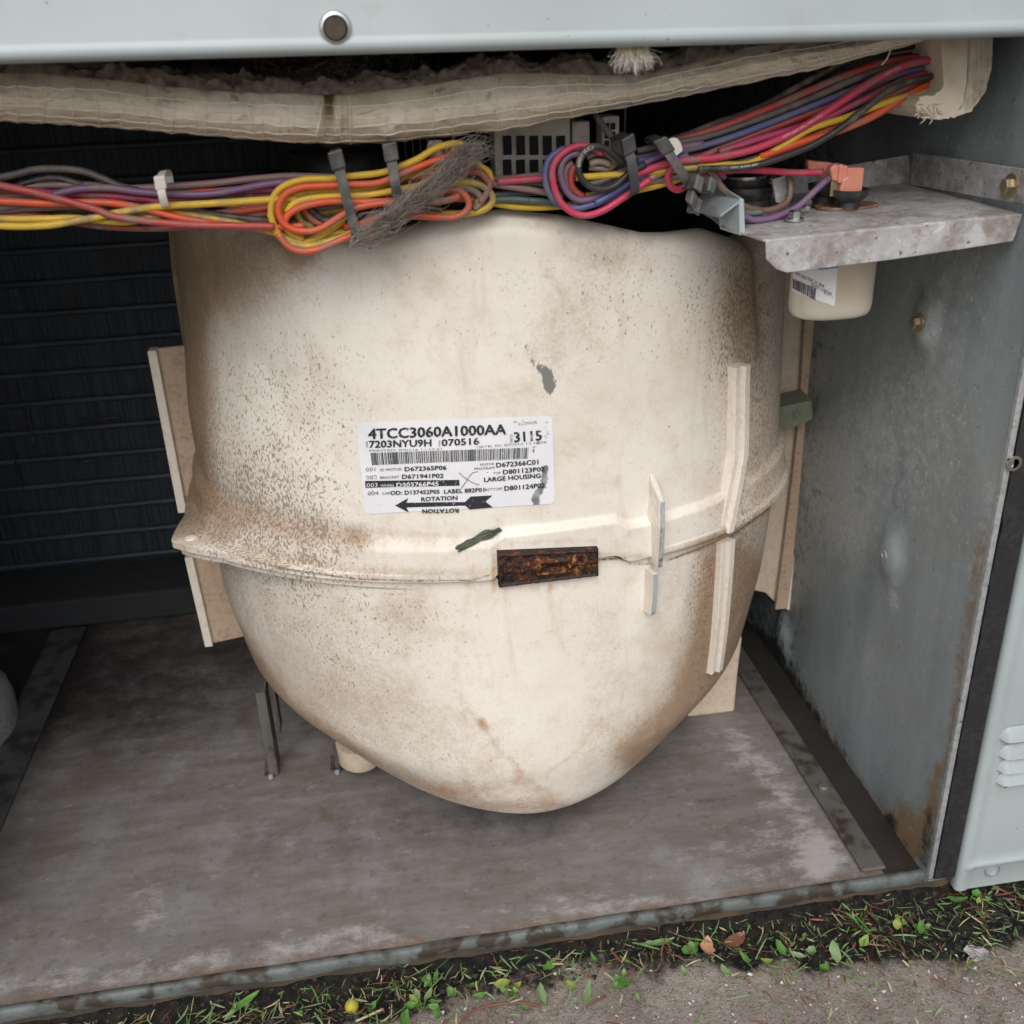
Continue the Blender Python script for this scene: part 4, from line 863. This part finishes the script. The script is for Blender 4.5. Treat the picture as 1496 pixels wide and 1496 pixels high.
# pale fluffy tuft on the hem
tf = empty('fluffy_tuft', onY(922, 70, .004), 'small pale fluffy seed tuft hanging under the top panel edge', 'tuft'); mb = MB(); mc = MB()
for k in range(230):
    X = rng.uniform(904, 944); b = onY(X, 70+rng.random()*5, .006+rng.normal()*.002); a = (X-922)/28+rng.normal()*.35; L = rng.uniform(.004, .0100); d = np.array([math.sin(a)*L*.8, rng.normal()*.0018-.0005, -math.cos(a)*L]); V, F, U = tubeVF(spline([b, b+d*.5+rng.normal(size=3)*.0006, b+d], L/5), .00006, 3, False); mb.add(V, F)
for k in range(160):
    b = onY(rng.uniform(902, 946), 68+rng.random()*6, .006); d = rng.normal(size=3)*.0011; V, F, U = tubeVF(np.array([b, b+d*.5, b+d]), .0003, 3, False); mc.add(V, F)
mb.build('hairs', TUFT, tf)['kind'] = 'stuff'; mc.build('core', TUFTC, tf)['kind'] = 'stuff'

# ================================================================== WIRES
WR = .00168
def cA(x, y): return 390+x/4.274, 200+y/4.274
def cB(x, y): return 780+x/4.675, 150+y/4.675
def c1_(x, y): return x/2.992, y/2.992
def c4(x, y): return 1050+x/3.354, y/3.354
TUBES = {}
def wire(par, col, pts, y, conv, r=WR, dy=None):
    n = len(pts); ysq = np.linspace(*y, n) if isinstance(y, tuple) else np.full(n, y)
    if dy: ysq = ysq+np.array(dy)
    P = np.array([onY(*conv(*p), ysq[i]) for i, p in enumerate(pts)]); P = spline(P, .0018)
    j = rng.random()*50; P = P+np.array([[.0003*mnoise.noise(Vector((k*.05, j, c))) for c in range(3)] for k in range(len(P))])
    o = tube('wire', P, r, WM[col], par, 10); return P
def strap(par, q0, q1, y0, y1, wdir, mat=GREYP, w=.0046, head=True, lean=0):   # cable tie as a closed loop through two photo points
    a0, b0 = onY(*q0, y0), onY(*q1, y0); d = b0-a0; dep = y1-y0; P = []
    for t in np.linspace(0, 1, 14): P.append(a0+d*t+np.array([0, -.0022*math.sin(math.pi*t), 0]))
    for t in np.linspace(0, math.pi, 8)[1:-1]: P.append(b0+np.array([0, dep/2*(1-math.cos(t)), 0])+d/np.linalg.norm(d)*.003*math.sin(t))
    for t in np.linspace(1, 0, 10): P.append(a0+d*t+np.array([0, dep, 0]))
    for t in np.linspace(0, math.pi, 8)[1:-1]: P.append(a0+np.array([0, dep-dep/2*(1-math.cos(t)), 0])-d/np.linalg.norm(d)*.003*math.sin(t))
    V, F = ribbonVF(np.array(P), wdir, w, .0011, True); o = mesh('cable_tie', V, F, mat, par)
    if head:
        hk = w/.0046; u_ = d/np.linalg.norm(d); w_ = np.asarray(wdir)/np.linalg.norm(wdir); n_ = np.cross(u_, w_); c = a0+np.array([0, -.001, 0]); V = []
        for a in (-1, 1):
            for b in (-1, 1):
                for e in (-1, 1): V.append(c+u_*a*.0040*hk+w_*b*.0034*hk+n_*e*.0024*hk)
        hd = mesh('tie_head', V, [(0,1,3,2),(4,6,7,5),(0,4,5,1),(2,3,7,6),(0,2,6,4),(1,5,7,3)], mat, o); bevel(hd, .0007)
    return o
# left run
lb = empty('wire_bundle', onY(200, 300, .06), 'long coloured wire bundle running in from the left edge', 'wires')
L = [('grey',[(-300,800),(0,775),(150,742),(270,738),(370,750),(460,785),(530,815),(700,850),(1000,870)],.066), ('magenta',[(-300,800),(0,815),(200,845),(400,850),(620,865),(700,875),(900,850),(1050,832),(1230,828),(1400,830)],.064),
 ('purple',[(-300,900),(0,905),(130,880),(330,828),(480,822),(600,838),(800,850),(950,845),(1200,800),(1400,790)],.060), ('mauve',[(-300,880),(0,860),(250,845),(560,825),(700,818),(900,805),(1150,778),(1300,770),(1600,780)],.068),
 ('red',[(-300,740),(-100,780),(0,810),(150,840),(300,880),(420,915),(500,945),(700,972),(900,985),(1200,990)],.053), ('orange',[(-300,880),(0,880),(200,888),(450,885),(600,905),(800,955),(1000,985),(1190,993),(1330,985)],.056),
 ('yellow',[(-300,930),(0,955),(200,958),(330,955),(450,965),(560,968),(700,940)],.0585), ('yellow',[(-300,960),(0,988),(200,985),(330,965),(430,947),(520,928),(640,908),(750,898),(900,890),(1180,872),(1300,868)],.055),
 ('yellow',[(500,950),(650,925),(800,935),(950,960),(1100,990),(1200,1015),(1280,1040)],.060), ('black',[(250,905),(400,895),(530,888),(650,876),(900,862),(1200,850)],.066), ('black',[(600,900),(830,922),(1000,945),(1180,965),(1300,970)],.062),
 ('dred',[(-300,925),(0,930),(150,942),(400,985),(600,997),(800,992),(1000,960),(1180,930)],.064), ('orange',[(700,960),(900,940),(1050,925),(1180,905),(1300,890)],.066), ('brown',[(-300,925),(0,918),(100,912),(250,905),(400,900)],.062),
 ('mauve',[(-300,840),(0,845),(150,850),(300,862),(500,870),(650,880),(800,875)],.069), ('dred',[(800,960),(950,950),(1100,940),(1250,935)],.068), ('black',[(0,935),(300,930),(500,905)],.070)]
for c, p, y in L: wire(lb, c, p, y, c1_)
for k, c in enumerate(('mauve','black','orange','grey','purple','dred','yellow','brown','black','orange')):
    b = 800+k*20+rng.normal()*6; wire(lb, c, [(-300, b+rng.normal()*10)]+[(X, 885+(b-885)*(1-.45*math.exp(-((X-720)/300)**2))+rng.normal()*13) for X in range(0, 1400, 230)], .068+.004*rng.random(), c1_, WR*.95)
strap(lb, (235,266), (240,296), .050, .074, (1,0,.1), WHITEP, .0035)
# yellow and orange loop
y0 = .058; lw = empty('wire_loop', onY(560, 290, .06), 'yellow and orange wires folded into an oblong loop with two black cable ties', 'wires')
L = [('yellow',[(1240,52),(1160,45),(1050,75),(940,140),(820,190),(700,226),(520,245),(380,260),(240,265),(120,300),(50,360),(25,450),(40,540),(80,610),(150,648),(240,655),(330,620),(420,560),(500,505),(600,460),(760,432),(900,400),(1100,305),(1250,282),(1350,310),(1410,370),(1390,430),(1300,470),(1150,480),(1000,470)],(.051,.062)),
 ('orange',[(1250,110),(1150,125),(1050,150),(900,205),(700,285),(500,298),(350,305),(220,312),(120,350),(70,430),(90,520),(160,575),(250,588),(340,568),(450,500),(560,442),(750,410),(950,402),(1100,400),(1200,370)],.051),
 ('yellow',[(1300,150),(1130,180),(980,208),(820,262),(640,322),(440,332),(280,342),(150,372),(95,440),(100,530),(150,600),(230,640)],.056), ('yellow',[(1200,90),(1000,285),(800,332),(620,362),(450,368),(300,380),(180,410),(120,470)],.054),
 ('orange',[(1000,370),(770,402),(600,408),(450,402),(330,410),(200,442),(130,490),(110,540)],.052), ('orange',[(70,600),(130,680),(220,715),(330,700),(450,650),(540,608),(620,562),(760,520),(900,492),(1050,500),(1180,500),(1250,460),(1260,400),(1210,340),(1130,330),(1000,380)],.054),
 ('yellow',[(20,480),(60,600),(120,655),(240,682),(380,652),(480,622),(560,582),(700,540)],.056), ('yellow',[(300,640),(400,605),(520,588),(640,540)],.060), ('yellow',[(170,430),(190,480),(220,530),(290,560)],.062), ('orange',[(220,420),(240,465),(290,520),(350,540)],.061), ('black',[(250,420),(280,455),(340,510),(400,520)],.060),
 ('orange',[(1300,150),(1100,222),(900,250),(820,272),(600,340)],.059), ('red',[(1100,240),(1300,215),(1370,260),(1390,310),(1330,420)],.060), ('yellow',[(1230,100),(1330,180),(1385,220),(1400,290)],.063), ('black',[(400,300),(500,272),(620,242),(750,225),(900,190)],.060), ('black',[(500,540),(570,490),(680,455),(800,440),(950,432),(1090,452)],.056),
 ('yellow',[(1060,80),(1150,72),(1250,85),(1300,120)],.060), ('tan',[(900,350),(1080,330),(1200,310),(1300,340),(1340,400),(1290,450)],.060), ('orange',[(480,560),(620,530),(740,490),(900,470)],.057), ('yellow',[(1130,300),(1250,320),(1330,370),(1300,440)],.061), ('yellow',[(500,345),(640,345),(820,345),(950,320)],.058)]
for c, p, y in L: wire(lw, c, p, y, cA)
for k, c in enumerate(('yellow','orange','tan','yellow','grey','orange')):
    b = 330+k*42; wire(lw, c, [(90+20*k, 430+rng.normal()*20), (180, b+40), (400, b+10+rng.normal()*8), (640, b-20+rng.normal()*8), (900, b-70+rng.normal()*10), (1150, 240+k*30), (1320, 300+k*18)], .064+.003*rng.random(), cA)
p = onY(*cA(1055,85), .055); V, F = latheVF([(.0028,-.004),(.004,-.002),(.0042,.002),(.003,.0045)], 10, p); mesh('dirt_lump', V, F, LINT, lw, True)
strap(lw, cA(435,140), cA(565,640), .0465, .070, (1,0,.25)); strap(lw, cA(770,90), cA(820,430), .0475, .072, (1,0,.15))
# mixed loop to the right
l2 = empty('wire_loop', onY(860, 260, .06), 'blue, pink and violet wires folded into a round loop with a worn cable tie', 'wires')
L = [('blue',[(1000,370),(910,402),(780,455),(660,550),(520,650),(380,700),(280,722),(170,690),(100,600),(78,480),(110,380),(190,322),(260,320)],.056), ('pink',[(800,520),(600,655),(470,735),(350,770),(250,742),(170,660),(130,540),(130,440),(190,350),(280,300),(370,298),(470,350)],.053),
 ('purple',[(950,330),(800,390),(660,470),(540,570),(430,640),(320,668),(240,625),(190,520),(190,420),(250,360),(330,345)],.055), ('mauve',[(900,330),(760,420),(620,560),(420,655),(300,655),(225,565),(215,460),(260,400)],.058), ('pink',[(560,470),(400,500),(240,512),(0,522),(-250,540)],.064),
 ('red',[(340,640),(290,610),(255,560),(255,490),(280,425)],.057), ('black',[(620,420),(550,360),(480,310),(400,302),(335,350),(305,430),(320,510),(380,570),(470,592),(560,562),(640,492),(760,420)],.050), ('tan',[(360,370),(450,342),(530,375),(545,425),(500,450),(380,440)],.058), ('tan',[(380,420),(450,400),(520,425)],.056),
 ('mauve',[(300,660),(470,610),(640,500),(800,400),(1000,330)],.0605), ('purple',[(470,600),(640,480),(820,370),(1000,310),(1150,280)],.058), ('grey',[(400,600),(560,500),(700,400),(900,310),(1100,265)],.062), ('blue',[(420,690),(600,580),(760,480),(900,420),(1050,360)],.0535), ('tan',[(470,740),(620,640),(760,530),(920,460)],.055), ('grey',[(370,560),(480,530),(600,470),(680,430)],.0545),
 ('brown',[(480,470),(600,410),(740,370),(900,350)],.062), ('grey',[(420,80),(480,170),(560,270),(620,360)],.072)]
for k, (c, p, y) in enumerate(L):
    P = wire(l2, c, p, y, cB)
    if k == 6: LOOPP = P
strap(l2, cB(640,285), cB(690,600), .0455, .070, (1,0,.45)); 
lk = empty('wire_bundle', onY(760, 285, .07), 'short dusty wires joining the two loops across the middle', 'wires')
for c, p, y in [('grey',[(-500,560),(-250,560),(0,548),(100,562),(260,560)],.068), ('mauve',[(-500,500),(-250,560),(0,600),(200,640)],.066), ('green',[(-450,690),(-200,660),(0,672),(100,680),(250,720)],.067), ('yellow',[(-450,640),(-200,700),(0,716),(150,706),(300,690)],.070), ('brown',[(-500,530),(-200,520),(0,500),(200,480)],.070), ('grey',[(-400,640),(-100,620),(200,600)],.071)]: wire(lk, c, p, y, cB)
# right run
rr_ = empty('wire_bundle', onY(1200, 180, .07), 'thick coloured wire bundle climbing to the insulation block at the upper right', 'wires')
Y = (.056, .058)
L = [('black',[(-350,720),(-150,660),(0,600),(150,545),(400,420),(600,310),(800,250),(1050,205)],.066), ('red',[(-300,720),(0,626),(250,530),(550,400),(800,312),(950,285),(1120,262)],.062), ('grey',[(-400,740),(-200,700),(0,652),(400,505),(700,375),(900,315),(1120,288)],.060),
 ('blue',[(-400,790),(-200,745),(0,692),(250,602),(500,505),(700,425),(950,345),(1120,322)],.058), ('red',[(-350,810),(-150,790),(0,732),(180,655),(350,592),(560,512),(700,440),(900,350)],.060), ('pink',[(-420,860),(-250,800),(-100,780),(0,770),(200,720),(400,630),(600,500),(750,400),(900,325),(1000,300),(1120,285)],.052),
 ('magenta',[(0,745),(200,680),(400,620),(550,565),(800,445),(950,378),(1120,345)],.055), ('yellow',[(-700,870),(-400,850),(-250,835),(0,806),(150,800),(300,722),(450,632),(640,570),(850,490),(1060,432)],.054), ('tan',[(-600,905),(-300,880),(0,820),(200,770),(400,690),(560,640)],.058),
 ('black',[(-100,830),(150,815),(400,738),(560,652),(700,545),(850,432),(1000,382),(1120,358)],.050), ('orange',[(200,770),(400,700),(580,642),(750,572),(900,482),(1000,425),(1120,382)],.054), ('orange',[(300,760),(500,650),(700,545),(900,440),(1120,370)],.058), ('dred',[(100,690),(300,620),(500,545),(700,470)],.062), ('purple',[(0,700),(150,690),(300,650),(450,590)],.063),
 ('mauve',[(-200,780),(0,740),(150,700),(320,650)],.064), ('yellow',[(-650,960),(-400,930),(-200,880),(0,815)],.060), ('black',[(-100,700),(100,620),(400,470),(650,350),(900,280),(1120,275)],.068), ('black',[(200,700),(500,570),(800,420),(1120,330)],.064)]
for k, (c, p, y) in enumerate(L):
    P = wire(rr_, c, p, y, c4, .0019 if c in ('pink','red','orange') else WR)
    if k == 5: PINKP = P
    if k == 9: BLKP = P
strap(rr_, cB(880,290), cB(1060,560), .0445, .068, (1,0,.35)); 
# tie end and knuckle on the channel
mb = MB()
for q in (((1060,540),(1150,570)), ((1050,620),(1100,700)), ((1060,700),(1140,720)), ((1150,560),(1240,580))):
    a, b = onY(*cB(*q[0]), .043), onY(*cB(*q[1]), .040); V, F = ribbonVF(np.array([a, (a+b)/2+(0,-.001,.001), b]), (.3,.3,.9), .0075, .0035); mb.add(V, F)
bevel(mb.build('tie_knuckle', BLACKP, rr_), .0006)
tP = [onY(*cB(*q), .044) for q in ((890,275),(925,262),(955,275),(975,310),(985,350))]; V, F = ribbonVF(spline(tP, .001), (.4,0,.3), .005, .0012); mesh('tie_tail', V, F, WHITEP, rr_)
for c, p, y in [('pink',[(960,430),(925,470),(912,520),(930,570),(975,595),(1030,578),(1080,540),(1150,505),(1250,482),(1400,462),(1600,468),(1800,478),(1975,472)],(.050,by+.004)), ('purple',[(1380,700),(1460,790),(1560,800),(1680,770),(1800,710),(1900,620),(1985,540),(2010,520)],(.050,by)), ('brown',[(1180,430),(1230,500),(1290,590),(1400,690),(1500,730),(1600,735),(1700,700),(1745,640),(1750,560),(1740,500)],(.054,by+.012)), ('green',[(1400,740),(1480,755),(1560,745)],.055), ('purple',[(1210,370),(1260,450),(1300,520)],.060)]: wire(rr_, c, p, y, cB)
# print on wires
def tubetext(body, P, s0, h, ang_ref, parent, r=WR, rev=False):
    T = np.gradient(P, axis=0); T /= np.linalg.norm(T, axis=1)[:, None]; sl_ = np.concatenate([[0], np.cumsum(np.linalg.norm(np.diff(P, axis=0), axis=1))]); V, F = tri_text(body); Lw = h*len(body)*.72; out = []
    for v in V:
        s = s0+v[0]*Lw*(-1 if rev else 1); p = np.array([np.interp(s, sl_, P[:, k]) for k in range(3)]); t = np.array([np.interp(s, sl_, T[:, k]) for k in range(3)]); t /= np.linalg.norm(t)
        n = CAM-p; n -= t*(n@t); n /= np.linalg.norm(n); b = np.cross(n, t)*(-1 if rev else 1); a = (v[1]-.5)*h/r+ang_ref; out.append(p+(n*math.cos(a)+b*math.sin(a))*(r+.00008))
    mesh('print', out, F, PRINT, parent)
Lp = np.sum(np.linalg.norm(np.diff(PINKP, axis=0), axis=1))
tubetext('AWM 600V 105C VW-1 (UL)', PINKP, Lp*.46, .0013, .1, rr_, .0019); tubetext('600V 105C', PINKP, Lp*.80, .0013, .1, rr_, .0019)
Lk = np.sum(np.linalg.norm(np.diff(LOOPP, axis=0), axis=1)); tubetext('600V (UL)', LOOPP, Lk*.42, .0018, 0, l2, WR, True)
Lk = np.sum(np.linalg.norm(np.diff(BLKP, axis=0), axis=1)); tubetext('AWM 18 AWG 600V', BLKP, Lk*.12, .0013, .2, rr_)
# grey lint strand lying over the loop
mb = MB(); mainp = spline([onY(*cA(*q), .046) for q in ((520,690),(620,600),(760,510),(900,400),(1060,290),(1180,170),(1270,80),(1340,60))], .002); Nm = len(mainp)
V, F, U = tubeVF(mainp+np.array([[.0006*mnoise.noise(Vector((k*.3, c, 4))) for c in range(3)] for k in range(Nm)]), np.array([.0006+.0022*(k/Nm)**.8*(1+.5*mnoise.noise(Vector((k*.22, 0, 2)))) for k in range(Nm)]), 9); mb.add(V, F)
for k in range(900):
    i0 = rng.integers(0, Nm-6); ln = rng.integers(4, 14); i1 = min(Nm-1, i0+ln); wd = .0015*(.35+.95*(i0/Nm)**.7); o = np.array([rng.normal()*wd, -abs(rng.normal())*.0022, rng.normal()*wd*.8]); o2 = o+rng.normal(size=3)*.0030
    P = [mainp[i0]+o, mainp[(i0+i1)//2]+(o+o2)/2+rng.normal(size=3)*.0030, mainp[i1]+o2]; V, F, U = tubeVF(spline(P, .0015), .00009, 3, False); mb.add(V, F)
tag(mb.build('lint_strand', LINT), 'grey fuzzy lint strand lying diagonally over the yellow and orange loop', 'lint', kind='stuff')

# ================================================================== GROUND LITTER
def leaf_mesh(L, w, curl, seed, name='leaf'):
    V = []; n = 8; r = np.random.default_rng(seed)
    for i in range(n):
        t = i/(n-1); ww = w*math.sin(math.pi*min(1, t*.96+.03))**.75
        for j, s in enumerate((-1, -.5, 0, .5, 1)): V.append(((t-.5)*L, s*ww/2*(1+.12*r.normal()), curl*(4*(t-.5)**2)+.12*w*abs(s)+.06*w*r.normal()))
    me = bpy.data.meshes.new(name); me.from_pydata(V, [], grid_faces(n, 5)); me.polygons.foreach_set('use_smooth', [True]*len(me.polygons)); return me
def put_leaf(px, L, w, mi, rot, label, cat='leaf', group=None, curl=.002, z=.0045, tilt=.15, seed=0, name='leaf'):
    p = onZ(*px, GZ+z); me = leaf_mesh(L, w, curl, seed, name); me.materials.append(LEAFM[mi]); o = bpy.data.objects.new(name, me); COL.objects.link(o); o.location = p; o.rotation_euler = (rng.normal()*tilt, rng.normal()*tilt, math.radians(rot)); tag(o, label, cat, group); return o
put_leaf((1033,1385), .015, .0085, 5, 75, 'orange tan dry leaf scrap among the grass clippings', seed=1, z=.007)
put_leaf((1072,1375), .017, .0085, 4, 20, 'dark red brown leaf lying beside the orange tan scrap', seed=2, z=.006)
put_leaf((1010,1387), .011, .0085, 0, 10, 'bright green round leaf just left of the orange tan scrap', seed=3, z=.007)
put_leaf((1205,1415), .0065, .0055, 0, 40, 'small bright green leaf alone nearest the bare concrete', seed=4)
put_leaf((1427,1309), .008, .0065, 0, 70, 'bright green upright leaf below the louvred panel', seed=5, z=.008, tilt=.5)
put_leaf((1398,1316), .013, .006, 0, -10, 'green blade shaped leaf left of the upright leaf below the louvred panel', seed=6, z=.006)
put_leaf((960,1378), .022, .0045, 1, 4, 'long pale green pointed leaf along the base rail', seed=7, z=.007)
put_leaf((858,1452), .017, .004, 1, 65, 'grey green narrow leaf standing in the clippings', seed=8, z=.008)
o_ = put_leaf((1425,1394), .014, .011, 1, -20, 'lilac grey flat scrap lying on the bare concrete', 'scrap', seed=9, z=.003, name='flat_scrap'); o_.data.materials[0] = SCRAP
put_leaf((360,1463), .018, .0045, 0, 28, 'fresh green blade leaf at the lower left by the base', seed=10, z=.010)
small = [(625,1432),(660,1450),(612,1470),(640,1478),(700,1455),(735,1437),(790,1453),(803,1411),(868,1402),(835,1440),(765,1472),(908,1436),(915,1405),(575,1440),(545,1470),(420,1455),(340,1478),(380,1485),(440,1480),(1140,1385),(1165,1395),(1175,1372),(1120,1405),(1185,1390),(1220,1390),(1262,1376),(1310,1350),(1345,1357),(1315,1345),(1090,1400),(1060,1420),(1000,1420),(1490,1310),(980,1345),(720,1385),(770,1370),(690,1440),(930,1460),(590,1490),(650,1405)]
def sl_lab(q, mi):
    cn = ['bright green', 'grey green', 'yellow green'][mi]; zn = 'left of the berry' if q[0] < 500 else 'below the lowest point of the housing' if q[0] < 800 else 'right of the housing, before the bare concrete' if q[0] < 1130 else 'near the cabinet corner post at the right'
    return 'small %s leaf scrap on the soil %s' % (cn, zn), 'leaf', '%s leaf scraps %s' % (cn, zn)
for k, q in enumerate(small):
    mi_ = int(rng.choice([0,0,1,1,2]))
    put_leaf(q, rng.uniform(.006, .013), rng.uniform(.003, .0065), mi_, rng.uniform(0, 180), *sl_lab(q, mi_), .0015, rng.uniform(.004, .009), .35, 30+k)
for k, (q, h, lab) in enumerate((((617,1478), .017, 'leafy green weed seedling right of the berry at the bottom edge'), ((632,1440), .012, 'low weed seedling with pale leaves above the leafy one'), ((745,1455), .012, 'small weed seedling left of the red brown twig'), ((1432,1322), .012, 'small weed seedling under the louvred panel'), ((1345,1362), .010, 'tiny weed seedling left of the one under the louvred panel'), ((908,1440), .011, 'weed seedling in the middle of the clippings, near the grey green narrow leaf'))):
    b = onZ(*q, GZ+.003); wd = empty('weed_seedling', b, lab, 'weed', 'weed seedlings along the base'); n_ = 7 if k == 0 else 5
    for j in range(n_):
        a = j*2.4+k; L_ = h*rng.uniform(.6, 1.0); tip = b+np.array([math.cos(a)*L_*.55, math.sin(a)*L_*.4, L_*rng.uniform(.4, .75)]); tube('stem', spline([b, (b+tip)/2+(0,0,.002), tip], .002), .0004, LEAFM[0], wd, 5)
        me = leaf_mesh(h*rng.uniform(.35, .55), h*rng.uniform(.18, .30), .001, 90+k*9+j); me.materials.append(LEAFM[int(rng.choice([0,0,1,2]))]); o = bpy.data.objects.new('leaf', me); COL.objects.link(o); o.parent = wd; o.matrix_parent_inverse = Matrix.Translation(wd.location).inverted(); o.location = tip; o.rotation_euler = (rng.normal()*.3, rng.normal()*.3-.2, a)
for (q, c_, lab) in (((514,1470), BERRY, 'round green and orange berry among the clippings at the bottom'),):
    p = onZ(*q, GZ+.007); bo = empty('berry', p, lab, 'berry'); lathe('fruit', [(.0004,-.0042),(.0022,-.0036),(.0036,-.0020),(.0042,0),(.0036,.0021),(.0022,.0036),(.0006,.0042)], p, c_, bo, 20); tube('stalk', [p+(0,0,.004), p+(.001,.001,.0055), p+(.0015,.001,.007)], .0004, LEAFM[3], bo, 5)
for k, (q, lab) in enumerate(((((672,1496),(690,1478),(720,1468),(760,1465),(790,1470)), 'red brown curved twig at the bottom among the clippings'), (((860,1468),(885,1455)), 'short straight brown stick near the concrete'), (((520,1492),(560,1474)), 'short tan stick beside the berry'))):
    P = [onZ(*w, GZ+.007) for w in q]; tag(tube('twig', spline(P, .002), .0008, LEAFM[4 if k < 2 else 3], None, 6), lab, 'twig')
# grass clippings
def on_soil(n, base=.035):
    out = []
    while len(out) < n:
        x, y = rng.uniform(-.35, .50), rng.uniform(-.14, -.004); edge = -.062+.030*math.sin(x*5+1.2)+.012*math.sin(x*17)-.12*min(0, x-.05)*.25+.035*max(0, x-.12)
        if rng.random() < (1/(1+math.exp((edge-y)/.012)))*(.95 if y < -.008 else .6)*(.45+.9*abs(mnoise.noise(Vector((x*22, y*22, 0)))))+base: out.append((x, y))
    return out
for nm, mi, cnt, lab in (('grass_clippings', 1, 1200, 'scattered green grass clippings on the soil along the base'), ('fresh_grass_clippings', 0, 420, 'bright fresh grass bits on the soil along the base'), ('straw_clippings', 3, 420, 'pale dry straw bits scattered over soil and concrete'), ('brown_debris', 4, 800, 'red brown plant debris mixed into the soil along the base')):
    mb = MB()
    for x, y in on_soil(cnt):
        L = rng.uniform(.003, .018)*(1 if rng.random() < .4 else .45); w = rng.uniform(.0004, .0012); a = rng.uniform(0, math.pi); d = np.array([math.cos(a), math.sin(a), rng.normal()*.18]); z = GZ+.0035+rng.random()*.0065; c = np.array([x, y, z]); b = np.array([-d[1], d[0], rng.normal()*.4])*w/2; V = []
        cu = rng.normal()*.12
        for i in range(5):
            t = i/4-.5; q = c+d*L*t+np.array([-d[1], d[0], .3])*cu*L*(t*t)*2; k = 1-abs(t)*1.1; V += [q-b*k, q+b*k]
        mb.add(V, grid_faces(5, 2))
    tag(mb.build(nm, LEAFM[mi], None, True), lab, 'grass', kind='stuff')
for nm, mt, cnt, lab, br in (('pale_grit', GRIT, 1100, 'pale grit chips sprinkled over concrete and soil', .16), ('soil_crumbs', SOILM, 3600, 'dark soil crumbs along the base', .0)):
    mb = MB(); pts = [q_ for q_ in on_soil(cnt, 0) if q_[1] > -.058+.030*math.sin(q_[0]*5+1.2)] if br == 0 else [(rng.uniform(-.1, .55), rng.uniform(-.20, -.005)) for _ in range(cnt)]
    for x, y in pts:
        s = rng.uniform(.0003, .0011)*(1 if rng.random() < .9 else 1.6) if br else rng.uniform(.0005, .0020); c = np.array([x, y, GZ+s*.6+(.003 if br == 0 else .0015)]); V = [c+rng.normal(size=3)*.3*s+np.array(q)*s for q in ((1,0,0),(-1,0,0),(0,1,0),(0,-1,0),(0,0,.8),(0,0,-.8))]; mb.add(V, [(0,2,4),(2,1,4),(1,3,4),(3,0,4),(2,0,5),(1,2,5),(3,1,5),(0,3,5)])
    tag(mb.build(nm, mt), lab, 'grit' if br else 'soil', kind='stuff')
